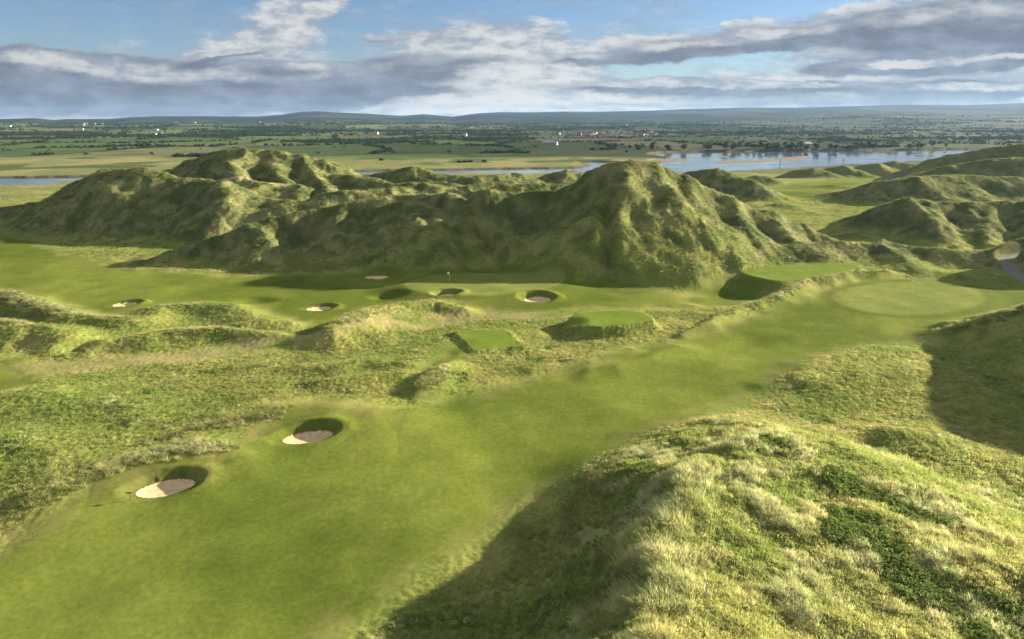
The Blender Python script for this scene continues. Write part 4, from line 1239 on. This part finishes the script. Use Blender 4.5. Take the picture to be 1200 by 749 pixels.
turbine(529, 8300, 'wind turbine in the dip between two far hills, left one', .3)
turbine(533, 8500, 'wind turbine in the dip between two far hills, nearer the rounded blue hill', .9)


# ------------------------------------------------------------------ sky, sun, haze, camera
def sky_world():
    w = bpy.data.worlds.new('World'); scene.world = w; w.use_nodes = True
    nt = w.node_tree; nt.nodes.clear(); L = nt.links.new
    out = N(nt, 'ShaderNodeOutputWorld')
    sky = N(nt, 'ShaderNodeTexSky', sky_type='NISHITA', sun_disc=False, sun_elevation=SUN_EL, sun_rotation=SUN_AZ, altitude=30, air_density=1.0, dust_density=.1, ozone_density=2.0)
    bg = N(nt, 'ShaderNodeBackground'); bg.inputs['Strength'].default_value = SKY_STRENGTH
    tint = N(nt, 'ShaderNodeMix', data_type='RGBA', blend_type='MULTIPLY'); tint.inputs[0].default_value = 1; tint.inputs[7].default_value = SKY_TINT
    L(sky.outputs[0], tint.inputs[6]); L(tint.outputs[2], bg.inputs['Color'])
    tc = N(nt, 'ShaderNodeTexCoord'); sp = N(nt, 'ShaderNodeSeparateXYZ'); L(tc.outputs['Generated'], sp.inputs[0])

    def math_(op, a, b=None, c=None, clamp=False):
        n = N(nt, 'ShaderNodeMath', operation=op); n.use_clamp = clamp
        for i, v in enumerate((a, b, c)):
            if v is None:
                continue
            if isinstance(v, (int, float)):
                n.inputs[i].default_value = v
            else:
                L(v, n.inputs[i])
        return n.outputs[0]
    yy = math_('MAXIMUM', sp.outputs[1], .12)
    cu = math_('DIVIDE', sp.outputs[0], yy); cv = math_('DIVIDE', sp.outputs[2], yy)
    P = N(nt, 'ShaderNodeCombineXYZ'); L(cu, P.inputs[0]); L(cv, P.inputs[1])
    # streaky warp of the cloud field
    mp = N(nt, 'ShaderNodeMapping'); mp.inputs['Scale'].default_value = (11, 30, 1); L(P.outputs[0], mp.inputs[0])
    nz = N(nt, 'ShaderNodeTexNoise'); nz.inputs['Scale'].default_value = 1.0; nz.inputs['Detail'].default_value = 8; nz.inputs['Roughness'].default_value = .66; L(mp.outputs[0], nz.inputs['Vector'])
    sub = N(nt, 'ShaderNodeVectorMath', operation='SUBTRACT'); L(nz.outputs['Color'], sub.inputs[0]); sub.inputs[1].default_value = (.5, .5, .5)
    mul = N(nt, 'ShaderNodeVectorMath', operation='MULTIPLY'); L(sub.outputs[0], mul.inputs[0]); mul.inputs[1].default_value = (.085, .030, 0)
    add = N(nt, 'ShaderNodeVectorMath', operation='ADD'); L(P.outputs[0], add.inputs[0]); L(mul.outputs[0], add.inputs[1])
    WP = add.outputs[0]

    def blobs(vec, specs):
        tot = None
        for px, py, wx, wy, rot, amp in specs:
            wy = wy * 1.3 if specs is DARK and px > 600 else wy
            a, b, c = ray(px, py); k = 1 / (800 * .98)
            m = N(nt, 'ShaderNodeMapping', vector_type='TEXTURE')
            m.inputs['Location'].default_value = (a / b, c / b, 0); m.inputs['Rotation'].default_value = (0, 0, R(rot)); m.inputs['Scale'].default_value = (wx * k, wy * k, 1)
            L(vec, m.inputs[0])
            d = N(nt, 'ShaderNodeVectorMath', operation='DOT_PRODUCT'); L(m.outputs[0], d.inputs[0]); L(m.outputs[0], d.inputs[1])
            e = math_('POWER', 2.718, math_('MULTIPLY', d.outputs['Value'], -1.0))
            e = math_('MULTIPLY', e, amp)
            tot = e if tot is None else math_('ADD', tot, e)
        return tot

    WHITE = [(335, 26, 42, 30, 25, 1.0), (390, 4, 50, 9, 25, .9), (265, 34, 90, 22, 8, .32), (310, 55, 70, 16, 6, .6), (230, 72, 60, 12, 0, .85), (500, 45, 90, 14, 4, .8), (600, 55, 75, 26, 0, 1.3), (560, 80, 90, 22, 0, 1.0), (640, 85, 70, 22, 0, .9), (600, 108, 130, 14, 0, .9), (720, 48, 20, 6, 0, .8), (770, 52, 60, 10, 4, .9), (860, 40, 100, 7, 6, 1.0),
             (950, 30, 70, 6, 9, .9), (1010, 10, 60, 3.5, 5, .8), (860, 27, 70, 2.6, 5, .7), (700, 36, 22, 4, 0, .4), (1090, 6, 90, 14, 8, 1.2), (1150, 62, 140, 12, 0, 1.2), (1000, 62, 140, 6, 3, .8), (930, 92, 260, 6, 1, .9), (1100, 92, 150, 5, 0, 1.1), (880, 118, 360, 8, 0, 1.0), (1050, 88, 100, 8, 0, .8), (420, 110, 40, 12, 4, .9), (470, 120, 90, 9, 0, .9), (600, 130, 1300, 8, 0, 1.1), (560, 120, 220, 8, 0, .8), (80, 22, 160, 12, 6, .22), (160, 40, 120, 8, 4, .2)]
    DARK = [(50, 98, 210, 28, 0, 1.2), (40, 74, 110, 16, -8, 1.3), (90, 98, 190, 20, 0, 1.5), (120, 122, 260, 11, 0, 1.3), (290, 96, 120, 14, 0, 1.1), (345, 112, 110, 13, 0, 1.1), (270, 62, 45, 4.5, 6, 1.0), (340, 76, 60, 6, 0, .6), (470, 78, 80, 14, 4, 1.2), (420, 92, 100, 10, 0, .9), (450, 42, 38, 4.5, 0, .9), (690, 68, 50, 5, 0, .8), (760, 62, 60, 8, 3, 1.1), (845, 52, 70, 10, 6, 1.3), (930, 46, 70, 8, 6, 1.1),
            (1050, 36, 80, 14, 4, 1.5), (1140, 27, 100, 18, 5, 1.7), (1210, 30, 70, 20, 0, 1.3), (1020, 77, 90, 6, 0, 1.2), (1130, 76, 120, 6.5, 2, 1.5), (1190, 66, 60, 4, 0, .7), (735, 101, 60, 5.5, 4, 1.2), (810, 104, 60, 7, 0, 1.3), (890, 106, 70, 7, 0, 1.2), (960, 100, 50, 4, 0, .8), (1090, 104, 100, 8, 2, 1.4), (1180, 106, 70, 7, 0, 1.1), (640, 100, 60, 5, 0, .5), (590, 72, 60, 6, 0, .45), (1040, 123, 200, 5, 0, .8), (700, 124, 160, 4, 0, .5), (520, 108, 50, 4, 0, .6)]
    # fine structure
    mp2 = N(nt, 'ShaderNodeMapping'); mp2.inputs['Scale'].default_value = (16, 44, 1); L(P.outputs[0], mp2.inputs[0])
    n2 = N(nt, 'ShaderNodeTexNoise'); n2.inputs['Scale'].default_value = 1.0; n2.inputs['Detail'].default_value = 9; n2.inputs['Roughness'].default_value = .62; L(mp2.outputs[0], n2.inputs['Vector'])
    nn = math_('SUBTRACT', n2.outputs[0], .5)
    dw = blobs(WP, WHITE); dd = blobs(WP, DARK)
    wf = math_('ADD', math_('ADD', dw, math_('MULTIPLY', dd, .5)), math_('MULTIPLY', nn, 1.7))
    df = math_('ADD', dd, math_('MULTIPLY', nn, 1.3))
    off = N(nt, 'ShaderNodeVectorMath', operation='ADD'); L(WP, off.inputs[0]); off.inputs[1].default_value = (.004, .0075, 0)
    rim = math_('SUBTRACT', dd, blobs(off.outputs[0], DARK))

    def ramp(v, a, b):
        m = N(nt, 'ShaderNodeMapRange', interpolation_type='SMOOTHSTEP'); m.inputs[1].default_value = a; m.inputs[2].default_value = b; L(v, m.inputs[0]); return m.outputs[0]
    wm = ramp(wf, .34, 1.0); dmk = ramp(df, .28, .9)
    rimk = ramp(math_('ADD', rim, math_('MULTIPLY', nn, .25)), .26, .75)
    # texture of white and grey cloud
    cw = N(nt, 'ShaderNodeMix', data_type='RGBA'); cw.inputs[6].default_value = CLOUD_MID; cw.inputs[7].default_value = CLOUD_WHITE; L(ramp(math_('ADD', n2.outputs[0], math_('MULTIPLY', math_('SUBTRACT', wf, 1.0), .10)), .38, .66), cw.inputs[0])
    cd = N(nt, 'ShaderNodeMix', data_type='RGBA'); cd.inputs[6].default_value = CLOUD_DARK; cd.inputs[7].default_value = CLOUD_GREY; L(ramp(nz.outputs[0], .35, .68), cd.inputs[0])
    dk2 = math_('MULTIPLY', dmk, math_('SUBTRACT', 1.0, math_('MULTIPLY', rimk, .8)))
    cc = N(nt, 'ShaderNodeMix', data_type='RGBA'); L(dk2, cc.inputs[0]); L(cw.outputs[2], cc.inputs[6]); L(cd.outputs[2], cc.inputs[7])
    bc = N(nt, 'ShaderNodeBackground'); bc.inputs['Strength'].default_value = 1.0; L(cc.outputs[2], bc.inputs['Color'])
    cov = math_('MAXIMUM', math_('MULTIPLY', wm, .93), dmk)
    front = ramp(sp.outputs[1], .1, .35)
    mp5 = N(nt, 'ShaderNodeMapping'); mp5.inputs['Scale'].default_value = (4.5, 22, 1); mp5.inputs['Rotation'].default_value = (0, 0, R(-7)); L(WP, mp5.inputs[0])
    n5 = N(nt, 'ShaderNodeTexNoise'); n5.inputs['Scale'].default_value = 1.3; n5.inputs['Detail'].default_value = 9; n5.inputs['Roughness'].default_value = .68; L(mp5.outputs[0], n5.inputs['Vector'])
    cov = math_('MAXIMUM', cov, math_('MULTIPLY', ramp(n5.outputs[0], .43, .68), .6))
    cov = math_('MULTIPLY', cov, front)
    # broken cloud over the unseen rest of the sky, added to fill the shadows
    zz = math_('ADD', math_('MAXIMUM', sp.outputs[2], 0.0), .12)
    q = N(nt, 'ShaderNodeCombineXYZ'); L(math_('DIVIDE', sp.outputs[0], zz), q.inputs[0]); L(math_('DIVIDE', sp.outputs[1], zz), q.inputs[1])
    n4 = N(nt, 'ShaderNodeTexNoise'); n4.inputs['Scale'].default_value = 1.1; n4.inputs['Detail'].default_value = 5; L(q.outputs[0], n4.inputs['Vector'])
    high = math_('MAXIMUM', ramp(sp.outputs[2], .22, .42), math_('SUBTRACT', 1.0, front))
    hc = math_('MULTIPLY', math_('MULTIPLY', ramp(n4.outputs[0], .30, .55), .95), high)
    up = ramp(sp.outputs[2], -.02, .0)
    mx = N(nt, 'ShaderNodeMixShader'); L(cov, mx.inputs[0]); L(bg.outputs[0], mx.inputs[1]); L(bc.outputs[0], mx.inputs[2])
    bh = N(nt, 'ShaderNodeBackground'); bh.inputs['Strength'].default_value = 1.0; bh.inputs['Color'].default_value = CLOUD_FILL
    mh = N(nt, 'ShaderNodeMixShader'); L(hc, mh.inputs[0]); L(mx.outputs[0], mh.inputs[1]); L(bh.outputs[0], mh.inputs[2])
    L(mh.outputs[0], out.inputs['Surface'])


EXPOSURE = 2.34
SKY_STRENGTH = .055
SKY_TINT = (.33, .375, .48, 1)
K_ = 2 ** -EXPOSURE
CLOUD_FILL = (.85 * K_, .86 * K_, .86 * K_, 1)
CLOUD_WHITE = (.74 * K_, .74 * K_, .72 * K_, 1); CLOUD_MID = (.34 * K_, .39 * K_, .46 * K_, 1)
CLOUD_DARK = (.165 * K_, .195 * K_, .25 * K_, 1); CLOUD_GREY = (.30 * K_, .345 * K_, .42 * K_, 1)
sky_world()

sl = bpy.data.lights.new('sun', 'SUN'); sl.energy = 5.0; sl.angle = R(.55); sl.color = (1.0, .86, .62)
so = bpy.data.objects.new('sun', sl); COL.objects.link(so)
from mathutils import Vector
so.rotation_euler = Vector(-SUN).to_track_quat('-Z', 'Y').to_euler(); so.location = (200, 150, 200)

HAZE = True
if HAZE:
    vs, fs = boxv(0, 6600, 110, 32000, 14600, 420)
    z_lo, z_hi = float(GH.min()) - 1.0, max(float(GH.max()), 150.0) + 45.0
    vs = [(x, y, z_lo if z < 110 else z_hi) for x, y, z in vs]
    print('haze', z_lo, z_hi)
    m, nt, out = new_mat('haze_air')
    pv = N(nt, 'ShaderNodeVolumePrincipled'); pv.inputs['Color'].default_value = (.34, .58, 1.0, 1); pv.inputs['Density'].default_value = 2.1e-5; pv.inputs['Anisotropy'].default_value = .3
    nt.links.new(pv.outputs[0], out.inputs['Volume'])
    ho = link('haze', prim(vs, fs), m); tag(ho, 'thin pale haze over the far country', kind='stuff')

cam = bpy.data.cameras.new('camera'); co = bpy.data.objects.new('camera', cam); COL.objects.link(co)
cam.sensor_width = 36; cam.lens = 36 * FOC / 1200; cam.clip_start = .5; cam.clip_end = 60000
co.location = (0, 0, CAM_H); co.rotation_euler = (math.pi / 2 - PITCH, 0, 0)
scene.camera = co

vs_ = scene.view_settings
vs_.view_transform = 'Standard'; vs_.look = 'None'; vs_.exposure = EXPOSURE; vs_.gamma = 1; vs_.use_curve_mapping = False
scene.cycles.max_bounces = 6; scene.cycles.diffuse_bounces = 3; scene.cycles.transmission_bounces = 2; scene.cycles.volume_bounces = 0
scene.cycles.use_denoising = True
